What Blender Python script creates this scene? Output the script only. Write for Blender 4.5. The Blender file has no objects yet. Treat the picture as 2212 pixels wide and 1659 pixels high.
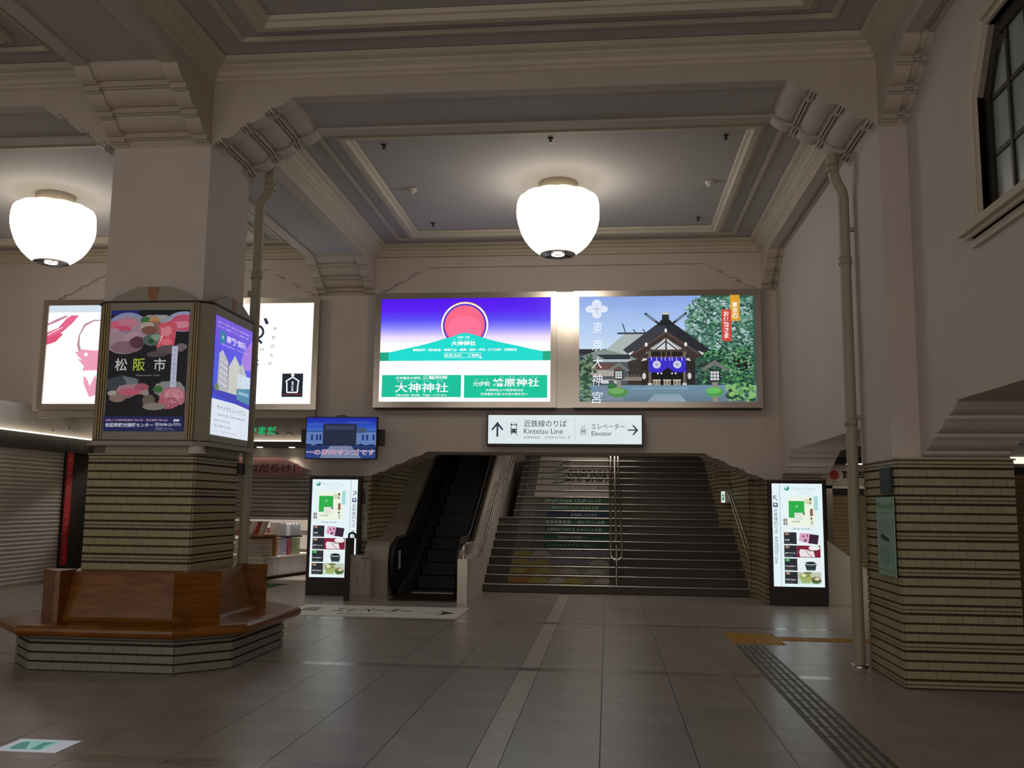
import bpy, bmesh, math, random
from mathutils import Vector, Matrix
random.seed(7)
C = bpy.context.scene.collection
PI = math.pi

# ------------------------------------------------------------------ camera, world, exposure
CAM = Vector((0.0, 0.0, 1.55))
YAW, PITCH, ROLL, FPX = -0.10378764, 0.12960613, 0.01169073, 1990.7
_f = Vector((math.sin(YAW)*math.cos(PITCH), math.cos(YAW)*math.cos(PITCH), math.sin(PITCH)))
_r0 = Vector((math.cos(YAW), -math.sin(YAW), 0)); _u0 = _r0.cross(_f)
_r = _r0*math.cos(ROLL) + _u0*math.sin(ROLL); _u = -_r0*math.sin(ROLL) + _u0*math.cos(ROLL)
cam = bpy.data.cameras.new('camera'); co = bpy.data.objects.new('camera', cam); C.objects.link(co)
cam.sensor_width = 36.0; cam.lens = FPX*36.0/2212.0; cam.clip_start = 0.05; cam.clip_end = 200
M = Matrix((( _r.x, _u.x, -_f.x, CAM.x), (_r.y, _u.y, -_f.y, CAM.y), (_r.z, _u.z, -_f.z, CAM.z), (0, 0, 0, 1)))
co.matrix_world = M
bpy.context.scene.camera = co
def P(x, y, Y):
    """measured point of the photograph on the plane at depth Y"""
    d = _r*(x-1106) - _u*(y-829.5) + _f*FPX
    return CAM + d*(Y/d.y)

w = bpy.data.worlds.new('world'); bpy.context.scene.world = w; w.use_nodes = True
bg = w.node_tree.nodes['Background']; bg.inputs[0].default_value = (1.0, 0.93, 0.86, 1); bg.inputs[1].default_value = 0.95
vs = bpy.context.scene.view_settings
vs.view_transform = 'Standard'; vs.look = 'None'; vs.gamma = 1.0; vs.use_curve_mapping = False
vs.exposure = 0.0
bpy.context.scene.cycles.max_bounces = 8
LAMP_E = 5.5

def area(name, loc, size, power, col, rot=(0, 0, 0)):
    l = bpy.data.lights.new(name, 'AREA'); l.shape = 'RECTANGLE'; l.size, l.size_y = size; l.energy = power; l.color = col
    o = bpy.data.objects.new(name, l); o.location = loc; o.rotation_euler = rot; C.objects.link(o); return o
area('shop_light', (-7.3, 19.0, 2.9), (2.5, .7), 170, (1.0, 0.95, 0.88))
area('concourse_light', (6.2, 14.6, 2.75), (1.2, 3.0), 50, (1.0, 0.9, 0.75))

pl_ = area('rear_opening_portal', (-3.0, -1.6, 3.0), (19, 6.0), 1, (1, 1, 1), (PI/2, 0, 0)); pl_.data.cycles.is_portal = True  # portal over a made-up open rear end that lets light onto the near hall
pl_.rotation_euler = (PI/2, 0, PI)
area('upper_landing_light', (-.1, 21.6, 3.5), (1.6, .6), 12, (1.0, 0.93, 0.82))
area('stairwell_fill', (-.4, 17.5, 3.5), (1.4, .5), 22, (1.0, 0.93, 0.82), (.25, 0, 0))  # added fill lamp without a fixture, brightens the risers and nosings
# ------------------------------------------------------------------ materials
def lin(h):
    h = h.lstrip('#'); v = [int(h[i:i+2], 16)/255 for i in (0, 2, 4)]
    return tuple((x/12.92 if x <= .04045 else ((x+.055)/1.055)**2.4) for x in v) + (1,)
_mats = {}
def mat(name, col, rough=.6, metal=0., var=.08, scale=6., bump=0., bscale=40., spec=.5, objvar=0., detail=3., speck=0.):
    if name in _mats: return _mats[name]
    m = bpy.data.materials.new(name); m.use_nodes = True; nt = m.node_tree; b = nt.nodes['Principled BSDF']
    b.inputs['Roughness'].default_value = rough; b.inputs['Metallic'].default_value = metal
    b.inputs['Specular IOR Level'].default_value = spec
    tc = nt.nodes.new('ShaderNodeTexCoord'); n = nt.nodes.new('ShaderNodeTexNoise')
    n.inputs['Scale'].default_value = scale; n.inputs['Detail'].default_value = detail
    nt.links.new(tc.outputs['Object'], n.inputs['Vector'])
    mr = nt.nodes.new('ShaderNodeMapRange'); mr.inputs['From Min'].default_value = .3; mr.inputs['From Max'].default_value = .7
    mr.inputs['To Min'].default_value = 1-var; mr.inputs['To Max'].default_value = 1+var
    nt.links.new(n.outputs['Fac'], mr.inputs['Value'])
    val = mr.outputs['Result']
    if objvar:
        oi = nt.nodes.new('ShaderNodeObjectInfo'); mo = nt.nodes.new('ShaderNodeMapRange')
        mo.inputs['To Min'].default_value = 1-objvar; mo.inputs['To Max'].default_value = 1+objvar
        nt.links.new(oi.outputs['Random'], mo.inputs['Value'])
        mu = nt.nodes.new('ShaderNodeMath'); mu.operation = 'MULTIPLY'
        nt.links.new(val, mu.inputs[0]); nt.links.new(mo.outputs['Result'], mu.inputs[1]); val = mu.outputs[0]
    if speck:
        n2 = nt.nodes.new('ShaderNodeTexNoise'); n2.inputs['Scale'].default_value = 130; n2.inputs['Detail'].default_value = 2
        nt.links.new(tc.outputs['Object'], n2.inputs['Vector'])
        m2 = nt.nodes.new('ShaderNodeMapRange'); m2.inputs['From Min'].default_value = .35; m2.inputs['From Max'].default_value = .65
        m2.inputs['To Min'].default_value = 1-speck; m2.inputs['To Max'].default_value = 1+speck
        nt.links.new(n2.outputs['Fac'], m2.inputs['Value'])
        mu = nt.nodes.new('ShaderNodeMath'); mu.operation = 'MULTIPLY'
        nt.links.new(val, mu.inputs[0]); nt.links.new(m2.outputs['Result'], mu.inputs[1]); val = mu.outputs[0]
    vm = nt.nodes.new('ShaderNodeVectorMath'); vm.operation = 'SCALE'; vm.inputs[0].default_value = lin(col)[:3]
    nt.links.new(val, vm.inputs['Scale']); nt.links.new(vm.outputs[0], b.inputs['Base Color'])
    if bump:
        nb = nt.nodes.new('ShaderNodeTexNoise'); nb.inputs['Scale'].default_value = bscale; nb.inputs['Detail'].default_value = 3
        nt.links.new(tc.outputs['Object'], nb.inputs['Vector'])
        bp = nt.nodes.new('ShaderNodeBump'); bp.inputs['Strength'].default_value = bump; bp.inputs['Distance'].default_value = .01
        nt.links.new(nb.outputs['Fac'], bp.inputs['Height']); nt.links.new(bp.outputs['Normal'], b.inputs['Normal'])
    _mats[name] = m; return m
def wood(name, col, col2):
    m = mat(name, col, .28, 0, .1, 5, spec=.5); nt = m.node_tree; b = nt.nodes['Principled BSDF']
    tc = nt.nodes.new('ShaderNodeTexCoord'); mp = nt.nodes.new('ShaderNodeMapping'); mp.inputs['Scale'].default_value = (1.2, 1.2, 9)
    n = nt.nodes.new('ShaderNodeTexNoise'); n.inputs['Scale'].default_value = 2.2; n.inputs['Detail'].default_value = 6; n.inputs['Distortion'].default_value = .6
    cr = nt.nodes.new('ShaderNodeValToRGB'); cr.color_ramp.elements[0].color = lin(col2); cr.color_ramp.elements[1].color = lin(col)
    cr.color_ramp.elements[0].position = .35; cr.color_ramp.elements[1].position = .62
    nt.links.new(tc.outputs['Object'], mp.inputs[0]); nt.links.new(mp.outputs[0], n.inputs['Vector']); nt.links.new(n.outputs['Fac'], cr.inputs[0])
    nt.links.new(cr.outputs[0], b.inputs['Base Color']); return m
def emat(col, s=1.0, sample=False):
    k = ('e', col, s, sample)
    if k in _mats: return _mats[k]
    m = bpy.data.materials.new('glow_'+col.strip('#')); m.use_nodes = True; nt = m.node_tree; b = nt.nodes['Principled BSDF']
    b.inputs['Base Color'].default_value = (.006, .006, .006, 1); b.inputs['Roughness'].default_value = .3; b.inputs['Specular IOR Level'].default_value = .15
    b.inputs['Emission Color'].default_value = lin(col); b.inputs['Emission Strength'].default_value = s
    tc = nt.nodes.new('ShaderNodeTexCoord'); n = nt.nodes.new('ShaderNodeTexNoise'); n.inputs['Scale'].default_value = 3
    mr = nt.nodes.new('ShaderNodeMapRange'); mr.inputs['To Min'].default_value = s*.94; mr.inputs['To Max'].default_value = s*1.06
    nt.links.new(tc.outputs['Object'], n.inputs[0]); nt.links.new(n.outputs['Fac'], mr.inputs[0]); nt.links.new(mr.outputs[0], b.inputs['Emission Strength'])
    if not sample: m.cycles.emission_sampling = 'NONE'
    _mats[k] = m; return m
def pmat(col, rough=.6):
    return mat('print_'+col.strip('#'), col, rough, 0, .03, 5)

plaster = mat('plaster', '#c8bbb2', .75, 0, .035, 1.3, bump=.12, bscale=60)
cream = mat('cream_plaster', '#c6baa6', .7, 0, .05, 1.2, bump=.1, bscale=60)
ceilm = mat('ceiling_paint', '#b2aca8', .8, 0, .04, .9)
beigem = mat('haunch_paint', '#bfb1a3', .7, 0, .04, 2)
tilem = mat('glazed_tile', '#968a68', .42, 0, .1, 9, bump=.06, bscale=30, objvar=.05)
tiled = mat('base_tile', '#857f74', .45, 0, .1, 9, objvar=.05)
joint = mat('dark_joint', '#3a2c1c', .9, 0, .1, 20)
granite = mat('granite_floor', '#9a9088', .3, 0, .12, 1.6, objvar=.06, speck=.22, spec=.4)
granite_l = mat('light_granite_strip', '#b9ada0', .3, 0, .08, 2, objvar=.05, speck=.12)
granite_d = mat('dark_granite_strip', '#57504a', .3, 0, .08, 2, speck=.1)
grout = mat('floor_joint', '#3a332d', .8, 0, .1, 10)
steel = mat('brushed_steel', '#b9b0a4', .32, 1, .06, 3)
steel2 = mat('satin_steel_frame', '#c9beb2', .24, 1, .05, 2)
chrome = mat('polished_steel', '#d8d0c6', .24, 1, .03, 4)
gold = mat('brass_trim', '#94805a', .35, 1, .05, 4)
boxgrey = mat('warm_grey_paint', '#9a9182', .55, 0, .04, 3)
black = mat('black_gloss', '#15151a', .22, 0, .1, 4)
blackm = mat('black_matt', '#1b1714', .6, 0, .1, 4)
rubber = mat('black_rubber', '#070709', .5, 0, .1, 8)
kdark = mat('kiosk_dark_brown', '#2c2320', .45, 0, .08, 4)
white_p = mat('white_paint', '#cfc6bd', .55, 0, .04, 3)
pipe_m = mat('pipe_paint', '#a39b86', .5, 0, .05, 3)
stairm = mat('dark_stair_stone', '#4c4238', .5, 0, .12, 5, speck=.1)
shutm = mat('grey_shutter', '#aca699', .5, .2, .06, 3)
shut_b = mat('brown_shutter', '#7a5f3e', .5, .1, .06, 3)
shut_t = mat('tan_shutter', '#a8926c', .55, 0, .06, 3)
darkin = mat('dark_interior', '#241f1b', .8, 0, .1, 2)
woodm = wood('varnished_oak', '#87510f', '#693a08')
woodl = mat('plain_wood', '#b08a58', .6, 0, .1, 5)
winframe = mat('dark_window_metal', '#1d1a17', .5, 0, .1, 5)
yellowm = mat('yellow_tactile', '#b5851c', .5, 0, .1, 6)
tact = mat('grey_tactile', '#57524b', .5, 0, .1, 6)
tactbar = mat('grey_tactile_bar', '#8d867c', .35, 0, .1, 6)
redm = mat('red_cloth', '#c41f20', .7, 0, .06, 3)
greenmat = mat('green_rubber_mat', '#1f5a46', .8, 0, .1, 20)

# ------------------------------------------------------------------ mesh helpers
ORG = {}
class MB:
    def __init__(s): s.v = []; s.f = []; s.mi = []; s.mats = []; s.sm = []
    def m(s, material):
        if material not in s.mats: s.mats.append(material)
        return s.mats.index(material)
    def add(s, vs_, fs, material, smooth=False):
        b = len(s.v); s.v += [tuple(p) for p in vs_]; k = s.m(material)
        for f in fs: s.f.append([i+b for i in f]); s.mi.append(k); s.sm.append(smooth)
    def box(s, x0, x1, y0, y1, z0, z1, m):
        s.add([(x0, y0, z0), (x1, y0, z0), (x1, y1, z0), (x0, y1, z0), (x0, y0, z1), (x1, y0, z1), (x1, y1, z1), (x0, y1, z1)],
              [(3, 2, 1, 0), (4, 5, 6, 7), (0, 1, 5, 4), (1, 2, 6, 5), (2, 3, 7, 6), (3, 0, 4, 7)], m); return s
    def obox(s, c, du, dv, dn, m):
        """oriented box: centre, three half-extent vectors"""
        c, du, dv, dn = map(Vector, (c, du, dv, dn)); q = []
        for k in (-1, 1):
            for a, b in ((-1, -1), (1, -1), (1, 1), (-1, 1)): q.append(c+du*a+dv*b+dn*k)
        s.add(q, [(3, 2, 1, 0), (4, 5, 6, 7), (0, 1, 5, 4), (1, 2, 6, 5), (2, 3, 7, 6), (3, 0, 4, 7)], m); return s
    def prism(s, poly, axis, a, b, m, smooth=False):
        """polygon extruded along an axis; poly is (x,z) for 'y', (y,z) for 'x', (x,y) for 'z'"""
        def pt(p, t):
            return (p[0], t, p[1]) if axis == 'y' else ((t, p[0], p[1]) if axis == 'x' else (p[0], p[1], t))
        n = len(poly); q = [pt(p, a) for p in poly] + [pt(p, b) for p in poly]
        s.add(q, [list(range(n))[::-1], list(range(n, 2*n))], m)
        s.add(q, [(i, (i+1) % n, (i+1) % n+n, i+n) for i in range(n)], m, smooth); return s
    def tube(s, path, r, m, n=10, closed=False):
        path = [Vector(p) for p in path]; k = len(path); q = []; up = None
        for i, p in enumerate(path):
            a = path[i-1] if (i or closed) else p; b = path[(i+1) % k] if (i < k-1 or closed) else p
            t = (b-a).normalized()
            if up is None:
                up = Vector((0, 0, 1)) if abs(t.z) < .9 else Vector((1, 0, 0))
            sd = t.cross(up).normalized(); up2 = sd.cross(t).normalized(); up = up2
            for j in range(n):
                an = 2*PI*j/n; q.append(p + sd*math.cos(an)*r + up2*math.sin(an)*r)
        fs = []
        for i in range(k if closed else k-1):
            for j in range(n):
                a = i*n+j; b = i*n+(j+1) % n; i2 = (i+1) % k
                fs.append((a, b, i2*n+(j+1) % n, i2*n+j))
        s.add(q, fs, m, True)
        if not closed: s.add(q, [list(range(n))[::-1], list(range((k-1)*n, k*n))], m)
        return s
    def lathe(s, prof, cx, cy, m, n=32, lobes=0, amp=0.):
        q = []; k = len(prof)
        for (r, z) in prof:
            for j in range(n):
                an = 2*PI*j/n; rr = r*(1-amp*(1-abs(math.sin(lobes*an/2)))) if lobes else r
                q.append((cx+rr*math.cos(an), cy+rr*math.sin(an), z))
        s.add(q, [(i*n+j, i*n+(j+1) % n, (i+1)*n+(j+1) % n, (i+1)*n+j) for i in range(k-1) for j in range(n)], m, True); return s
    def build(s, name, parent=None, org=None, kind=None, label=None, cat=None, group=None):
        me = bpy.data.meshes.new(name); base = Vector((0, 0, 0))
        if parent is not None: base = ORG[parent.name]
        o0 = base if org is None else Vector(org)
        me.from_pydata([(p[0]-o0.x, p[1]-o0.y, p[2]-o0.z) for p in s.v], [], s.f)
        for mm in s.mats: me.materials.append(mm)
        me.polygons.foreach_set('material_index', s.mi); me.polygons.foreach_set('use_smooth', s.sm)
        me.update(); bm = bmesh.new(); bm.from_mesh(me); bmesh.ops.recalc_face_normals(bm, faces=bm.faces); bm.to_mesh(me); bm.free()
        o = bpy.data.objects.new(name, me); C.objects.link(o); o.location = o0-base
        if parent is not None: o.parent = parent
        ORG[o.name] = o0
        tag(o, label, cat, group, kind); return o
def tag(o, label=None, cat=None, group=None, kind=None):
    if label: o['label'] = label
    if cat: o['category'] = cat
    if group: o['group'] = group
    if kind: o['kind'] = kind
    return o
def empty(name, loc, label=None, cat=None, group=None, kind=None):
    o = bpy.data.objects.new(name, None); C.objects.link(o); o.location = loc; o.empty_display_size = .2
    ORG[o.name] = Vector(loc); return tag(o, label, cat, group, kind)
def dup(o, dx, parent=None, **kw):
    c = o.copy(); C.objects.link(c); c.parent = parent
    if parent is None: c.location = o.location + Vector(dx)
    ORG[c.name] = (ORG[o.name] + Vector(dx))
    for k, v in kw.items(): c[k] = v
    for ch in o.children: dup(ch, dx, c)
    return c
def loop(mb, x0, x1, y0, y1, prof, m):
    """mitred frame swept around a rectangle; prof = (inset, z) points"""
    k = len(prof); q = []
    for (i, z) in prof: q += [(x0+i, y0+i, z), (x1-i, y0+i, z), (x1-i, y1-i, z), (x0+i, y1-i, z)]
    mb.add(q, [(a*4+j, a*4+(j+1) % 4, (a+1)*4+(j+1) % 4, (a+1)*4+j) for a in range(k-1) for j in range(4)], m)

# unit tile with a chamfered front, shared by every tile object
def unit_tile(name, m, ch=.06):
    b = MB(); c = .5-ch
    q = [(-.5, -.5, 0), (.5, -.5, 0), (.5, .5, 0), (-.5, .5, 0), (-.5, -.5, .8), (.5, -.5, .8), (.5, .5, .8), (-.5, .5, .8),
         (-.5+.008, -c, 1), (.5-.008, -c, 1), (.5-.008, c, 1), (-.5+.008, c, 1)]
    b.add(q, [(0, 1, 5, 4), (1, 2, 6, 5), (2, 3, 7, 6), (3, 0, 4, 7), (4, 5, 9, 8), (5, 6, 10, 9), (6, 7, 11, 10), (7, 4, 8, 11), (8, 9, 10, 11)], m)
    me = bpy.data.meshes.new(name); me.from_pydata(b.v, [], b.f); me.materials.append(m); me.update(); return me
UT = unit_tile('wall_tile', tilem); UB = unit_tile('base_tile', tiled)
def tiles_on(face_specs, parent, me, mtl, z0, z1, ch=.08, tw=.122, limit=300, split_from_top=True, proud=.014):
    """face_specs: list of (p0(x,y), p1(x,y)) seen from outside, left to right; tiles stand proud of the face"""
    out = []; n = int(round((z1-z0)/ch)); h = (z1-z0)/n
    for p0, p1 in face_specs:
        p0 = Vector((p0[0], p0[1], 0)); p1 = Vector((p1[0], p1[1], 0)); L = (p1-p0).length; u = (p1-p0)/L; nn = u.cross(Vector((0, 0, 1)))
        for k in range(n):
            zc = z0+(k+.5)*h; top = (n-1-k)
            k2 = max(1, int(round(L/tw))); ws = L/k2; off = 0 if k % 2 else ws/2
            cuts = [0.] + [x for x in [off+ws*i for i in range(k2+1)] if .02 < x < L-.02] + [L]
            for a, b in zip(cuts[:-1], cuts[1:]):
                rows = [(zc, h-.0165)] if top % 4 else [(zc-h*.2, h*.4-.008), (zc+h*.2, h*.4-.004)]
                for (zz, hh) in rows:
                    out.append((p0+u*(a+b)/2+Vector((0, 0, zz)), u, nn, b-a-.0012, hh))
    for i, (c, u, nn, wd, hh) in enumerate(out[:limit]):
        o = bpy.data.objects.new('tile', me); C.objects.link(o); o.parent = parent
        o.matrix_basis = Matrix.Translation(c-ORG[parent.name]) @ Matrix(((u.x, 0, nn.x, 0), (u.y, 0, nn.y, 0), (0, 1, 0, 0), (0, 0, 0, 1))) @ Matrix.Diagonal((wd, hh, proud, 1))
    if len(out) > limit:
        b = MB()
        for (c, u, nn, wd, hh) in out[limit:]: b.obox(c+nn*proud/2, u*wd/2, Vector((0, 0, hh/2)), nn*proud/2, mtl)
        b.build('tile_courses', parent, kind='stuff')

# ------------------------------------------------------------------ text and printed faces
_tc = {}
def text_polys(s, bold=0., shear=0.):
    k = (s, bold, shear)
    if k in _tc: return _tc[k]
    c = bpy.data.curves.new('t', 'FONT'); c.body = s; c.size = 1; c.shear = shear; c.offset = bold; c.resolution_u = 2 if len(s) > 8 else 3
    o = bpy.data.objects.new('t', c); C.objects.link(o); bpy.context.view_layer.update()
    dg = bpy.context.evaluated_depsgraph_get(); me = o.evaluated_get(dg).to_mesh()
    v = [(p.co.x, p.co.y) for p in me.vertices]; f = [list(p.vertices) for p in me.polygons]
    o.evaluated_get(dg).to_mesh_clear(); bpy.data.objects.remove(o); bpy.data.curves.remove(c)
    if not v: v = [(0, 0), (1, 0), (1, 1)]; f = []
    x0 = min(p[0] for p in v); x1 = max(p[0] for p in v); y0 = min(p[1] for p in v); y1 = max(p[1] for p in v)
    v = [((p[0]-x0), (p[1]-y0)) for p in v]
    _tc[k] = (v, f, x1-x0, y1-y0); return _tc[k]
class Print:
    """flat printed or backlit face; coordinates run 0..1 across and 0..1 down"""
    def __init__(s, tl, tr, bl, strength=None):
        s.o = Vector(tl); s.U = Vector(tr)-s.o; s.V = Vector(bl)-s.o; s.W = s.U.length; s.H = s.V.length
        s.n = s.V.cross(s.U).normalized(); s.mb = MB(); s.L = 0; s.st = strength
    def mt(s, col, e=None, sample=False):
        if s.st is None: return pmat(col)
        return emat(col, s.st if e is None else e*s.st, sample)
    def p(s, u, v): return s.o + s.U*u + s.V*v + s.n*(.0005+.00015*s.L)
    def poly(s, pts, col, e=None, sample=False):
        if any(q[0] < 0 or q[0] > 1 or q[1] < 0 or q[1] > 1 for q in pts):
            for ax, lim, sg in ((0, 0, 1), (0, 1, -1), (1, 0, 1), (1, 1, -1)):
                o2 = []
                for a, b in zip(pts, pts[1:]+pts[:1]):
                    ia = (a[ax]-lim)*sg >= 0; ib = (b[ax]-lim)*sg >= 0
                    if ia: o2.append(a)
                    if ia != ib: t = (lim-a[ax])/(b[ax]-a[ax]); o2.append((a[0]+(b[0]-a[0])*t, a[1]+(b[1]-a[1])*t))
                pts = o2
                if len(pts) < 3: return s
        s.L += 1; s.mb.add([s.p(*q) for q in pts], [list(range(len(pts)))], s.mt(col, e, sample)); return s
    def rect(s, u0, v0, u1, v1, col, e=None, sample=False): return s.poly([(u0, v0), (u0, v1), (u1, v1), (u1, v0)], col, e, sample)
    def ell(s, cu, cv, ru, rv=None, col='#ffffff', e=None, n=36, jag=0., a0=0., a1=2*PI):
        if rv is None: rv = ru*s.W/s.H
        pts = []
        for i in range(n):
            a = a0+(a1-a0)*i/n; j = 1+jag*random.uniform(-1, 1); pts.append((cu+ru*j*math.cos(a), cv-rv*j*math.sin(a)))
        return s.poly(pts, col, e)
    def ring(s, cu, cv, ru, w_, col, a0=0., a1=2*PI, n=40, e=None):
        s.L += 1; k = s.W/s.H; q = []
        for i in range(n+1):
            a = a0+(a1-a0)*i/n
            for r in (ru, ru-w_): q.append(s.p(cu+r*math.cos(a), cv-r*k*math.sin(a)))
        s.mb.add(q, [(2*i, 2*i+1, 2*i+3, 2*i+2) for i in range(n)], s.mt(col, e)); return s
    def line(s, pts, wd, col, e=None):
        s.L += 1; k = s.W/s.H
        for a, b in zip(pts[:-1], pts[1:]):
            dx = (b[0]-a[0]); dy = (b[1]-a[1])/k; l = math.hypot(dx, dy) or 1; nx = -dy/l*wd/2; ny = dx/l*wd/2*k
            s.mb.add([s.p(a[0]+nx, a[1]+ny), s.p(b[0]+nx, b[1]+ny), s.p(b[0]-nx, b[1]-ny), s.p(a[0]-nx, a[1]-ny)], [(0, 1, 2, 3)], s.mt(col, e))
        return s
    def grad(s, u0, v0, u1, v1, cols, steps=None, e=None, sample=False):
        """smooth vertical colour run printed as thin bands"""
        def mix(a, b, t):
            A = [int(a[i:i+2], 16) for i in (1, 3, 5)]; B = [int(b[i:i+2], 16) for i in (1, 3, 5)]
            return '#%02x%02x%02x' % tuple(int(round((x+(y-x)*t)/3)*3) if 0 < (x+(y-x)*t) < 252 else int(x+(y-x)*t) for x, y in zip(A, B))
        n = steps or 24; s.L += 1
        for i in range(n):
            t = (i+.5)/n; pos = None
            for (ta, ca), (tb, cb) in zip(cols[:-1], cols[1:]):
                if ta <= t <= tb: pos = mix(ca, cb, (t-ta)/(tb-ta)); break
            a = v0+(v1-v0)*i/n; b = v0+(v1-v0)*(i+1)/n
            s.mb.add([s.p(u0, a), s.p(u0, b), s.p(u1, b), s.p(u1, a)], [(0, 1, 2, 3)], s.mt(pos, e, sample))
        return s
    def text(s, t, u, v, h, col, align='c', width=None, rot=0, bold=0., shear=0., e=None, clip=None):
        """h: letter height as a share of the face height, (u,v): centre (or left/right edge) of the line"""
        vv, ff, tw, th = text_polys(t, bold, shear)
        s.L += 1; hh = h*s.H; sc = hh/th; sx = sc if width is None else width*s.W/tw
        W = tw*sx; x0 = {'c': -W/2, 'l': 0, 'r': -W}[align]; q = []
        cr, sr = math.cos(rot), math.sin(rot)
        for (x, y) in vv:
            a = x0+x*sx; b = hh/2-y*sc; a, b = a*cr-b*sr, a*sr+b*cr
            q.append((u+a/s.W, v+b/s.H))
        if clip is None: s.mb.add([s.p(*k) for k in q], ff, s.mt(col, e))
        else:
            m = s.mt(col, e)
            for f in ff:
                pts = [q[i] for i in f]
                for side in (0, 1):
                    o2 = []
                    for a, b in zip(pts, pts[1:]+pts[:1]):
                        ia = (a[1] >= clip[0]) if side == 0 else (a[1] <= clip[1]); ib = (b[1] >= clip[0]) if side == 0 else (b[1] <= clip[1])
                        cv = clip[side]
                        if ia: o2.append(a)
                        if ia != ib:
                            tt = (cv-a[1])/(b[1]-a[1]); o2.append((a[0]+(b[0]-a[0])*tt, cv))
                    pts = o2
                    if len(pts) < 3: break
                if len(pts) >= 3: s.mb.add([s.p(*k) for k in pts], [list(range(len(pts)))], m)
        return s
    def vtext(s, t, u, v0, v1, h, col, **kw):
        n = len(t)
        for i, ch in enumerate(t):
            if ch == 'ー': s.rect(u-h*.08*s.H/s.W, v0+(v1-v0)*(i+.1)/n, u+h*.08*s.H/s.W, v0+(v1-v0)*(i+.9)/n, col)
            elif ch != ' ': s.text(ch, u, v0+(v1-v0)*(i+.5)/n, h, col, **kw)
        return s
    def build(s, name, parent, label=None, **kw): return s.mb.build(name, parent, label=label, **kw)

# ------------------------------------------------------------------ measured grid
XL0, XL1 = -5.07, -4.03          # free-standing pillar
XR = 2.57                        # face of the pilasters on the right
XW = 2.82                        # plaster face of the right wall
XWo = 3.55
YP0, YP1 = 8.68, 9.70            # pillar row
YB = 15.5                        # back wall face
ZC, ZB, ZT = 6.03, 5.65, 6.35    # ceiling, beam soffit, slab top
YN = 2.8                         # near end of the near bay
XLL = -12.0

def haunch(run, rise, n=3, bulge=.036, bead=.017):
    """stepped and lobed underside from the springing (0,0) out to (run,rise)"""
    L = math.hypot(run, rise); tx, tz = run/L, rise/L; nx, nz = rise/L, -run/L; pts = []
    def at(t, o): pts.append((tx*t*L+nx*o, tz*t*L+nz*o))
    at(0, 0); at(.05, .0)
    s0 = .07; seg = (1-s0)/n
    for i in range(n):
        a = s0+i*seg; b = a+seg*.22
        k_ = bead/.012
        for (t, o) in ((0, -.012), (.015, .014), (.065, .014), (.08, -.010), (.105, -.010), (.12, .018), (.175, .018), (.19, -.014), (.22, -.014)): at(a+seg*t, o*k_)
        for k in range(1, 9):
            t = k/9; at(b+(a+seg-b)*t, (bulge*(math.sin(PI*t)**.8)-.012)*(1-.2*i/n))
    at(.985, .0); at(1, 0)
    return pts

def beam_y(b, x0, x1, ya, yb, h0, h1, m, edge=.16, z0=ZB, zs=5.15, run=.83):
    """beam running in depth from ya to yb, haunched at either end, with a recessed soffit panel"""
    H = haunch(run, z0-zs)
    def poly(o):
        pts = [(ya, ZT)]
        if h0: pts += [(ya, zs)] + [(ya+p[0], zs+p[1]+o) for p in H[1:-1]] + [(ya+run, z0+o)]
        else: pts += [(ya, z0+o)]
        if h1: pts += [(yb-run, z0+o)] + [(yb-p[0], zs+p[1]+o) for p in H[1:-1][::-1]] + [(yb, zs)]
        else: pts += [(yb, z0+o)]
        return pts + [(yb, ZT)]
    b.prism(poly(0), 'x', x0, x0+edge, m); b.prism(poly(0), 'x', x1-edge, x1, m); b.prism(poly(.035), 'x', x0+edge, x1-edge, m)
    a_ = ya+(run if h0 else 0)+.03; c_ = yb-(run if h1 else 0)-.03; b.box(x0+edge+.003, x1-edge-.003, a_, c_, z0+.028, z0+.04, ceilm)
def beam_x(b, y0, y1, xa, xb, h0, h1, m, edge=.16, z0=ZB, zs=5.15, run=.83):
    H = haunch(run, z0-zs)
    def poly(o):
        pts = [(xa, ZT)]
        if h0: pts += [(xa, zs)] + [(xa+p[0], zs+p[1]+o) for p in H[1:-1]] + [(xa+run, z0+o)]
        else: pts += [(xa, z0+o)]
        if h1: pts += [(xb-run, z0+o)] + [(xb-p[0], zs+p[1]+o) for p in H[1:-1][::-1]] + [(xb, zs)]
        else: pts += [(xb, z0+o)]
        return pts + [(xb, ZT)]
    b.prism(poly(0), 'y', y0, y0+edge, m); b.prism(poly(0), 'y', y1-edge, y1, m); b.prism(poly(.035), 'y', y0+edge, y1-edge, m)
    a_ = xa+(run if h0 else 0)+.03; c_ = xb-(run if h1 else 0)-.03; b.box(a_, c_, y0+edge+.003, y1-edge-.003, z0+.028, z0+.04, ceilm)

# ------------------------------------------------------------------ ceiling and beams
b = MB(); b.box(XLL-.3, XWo+.3, -1.5, 17.0, ZC+.005, ZC+.25, ceilm)
ceiling = b.build('ceiling', kind='structure')
def bay(x0, x1, y0, y1):
    b = MB(); loop(b, x0, x1, y0, y1, [(0, 5.82), (.03, 5.835), (.03, 5.87), (.05, 5.88), (.06, 5.92), (.11, 5.95), (.11, 5.97), (.17, 5.985), (.19, 6.0), (.19, ZC)], cream)
    b.build('crown_molding', ceiling)
    b = MB(); loop(b, x0, x1, y0, y1, [(.46, ZC), (.47, ZC-.03), (.50, ZC-.03), (.53, ZC)], cream); b.build('fillet_molding', ceiling)
    b = MB(); loop(b, x0, x1, y0, y1, [(.70, ZC), (.71, ZC-.05), (.75, ZC-.05), (.77, ZC-.09), (.84, ZC-.09), (.87, ZC-.05), (.90, ZC-.04), (.91, ZC)], cream)
    b.build('coffer_frame', ceiling)
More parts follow.
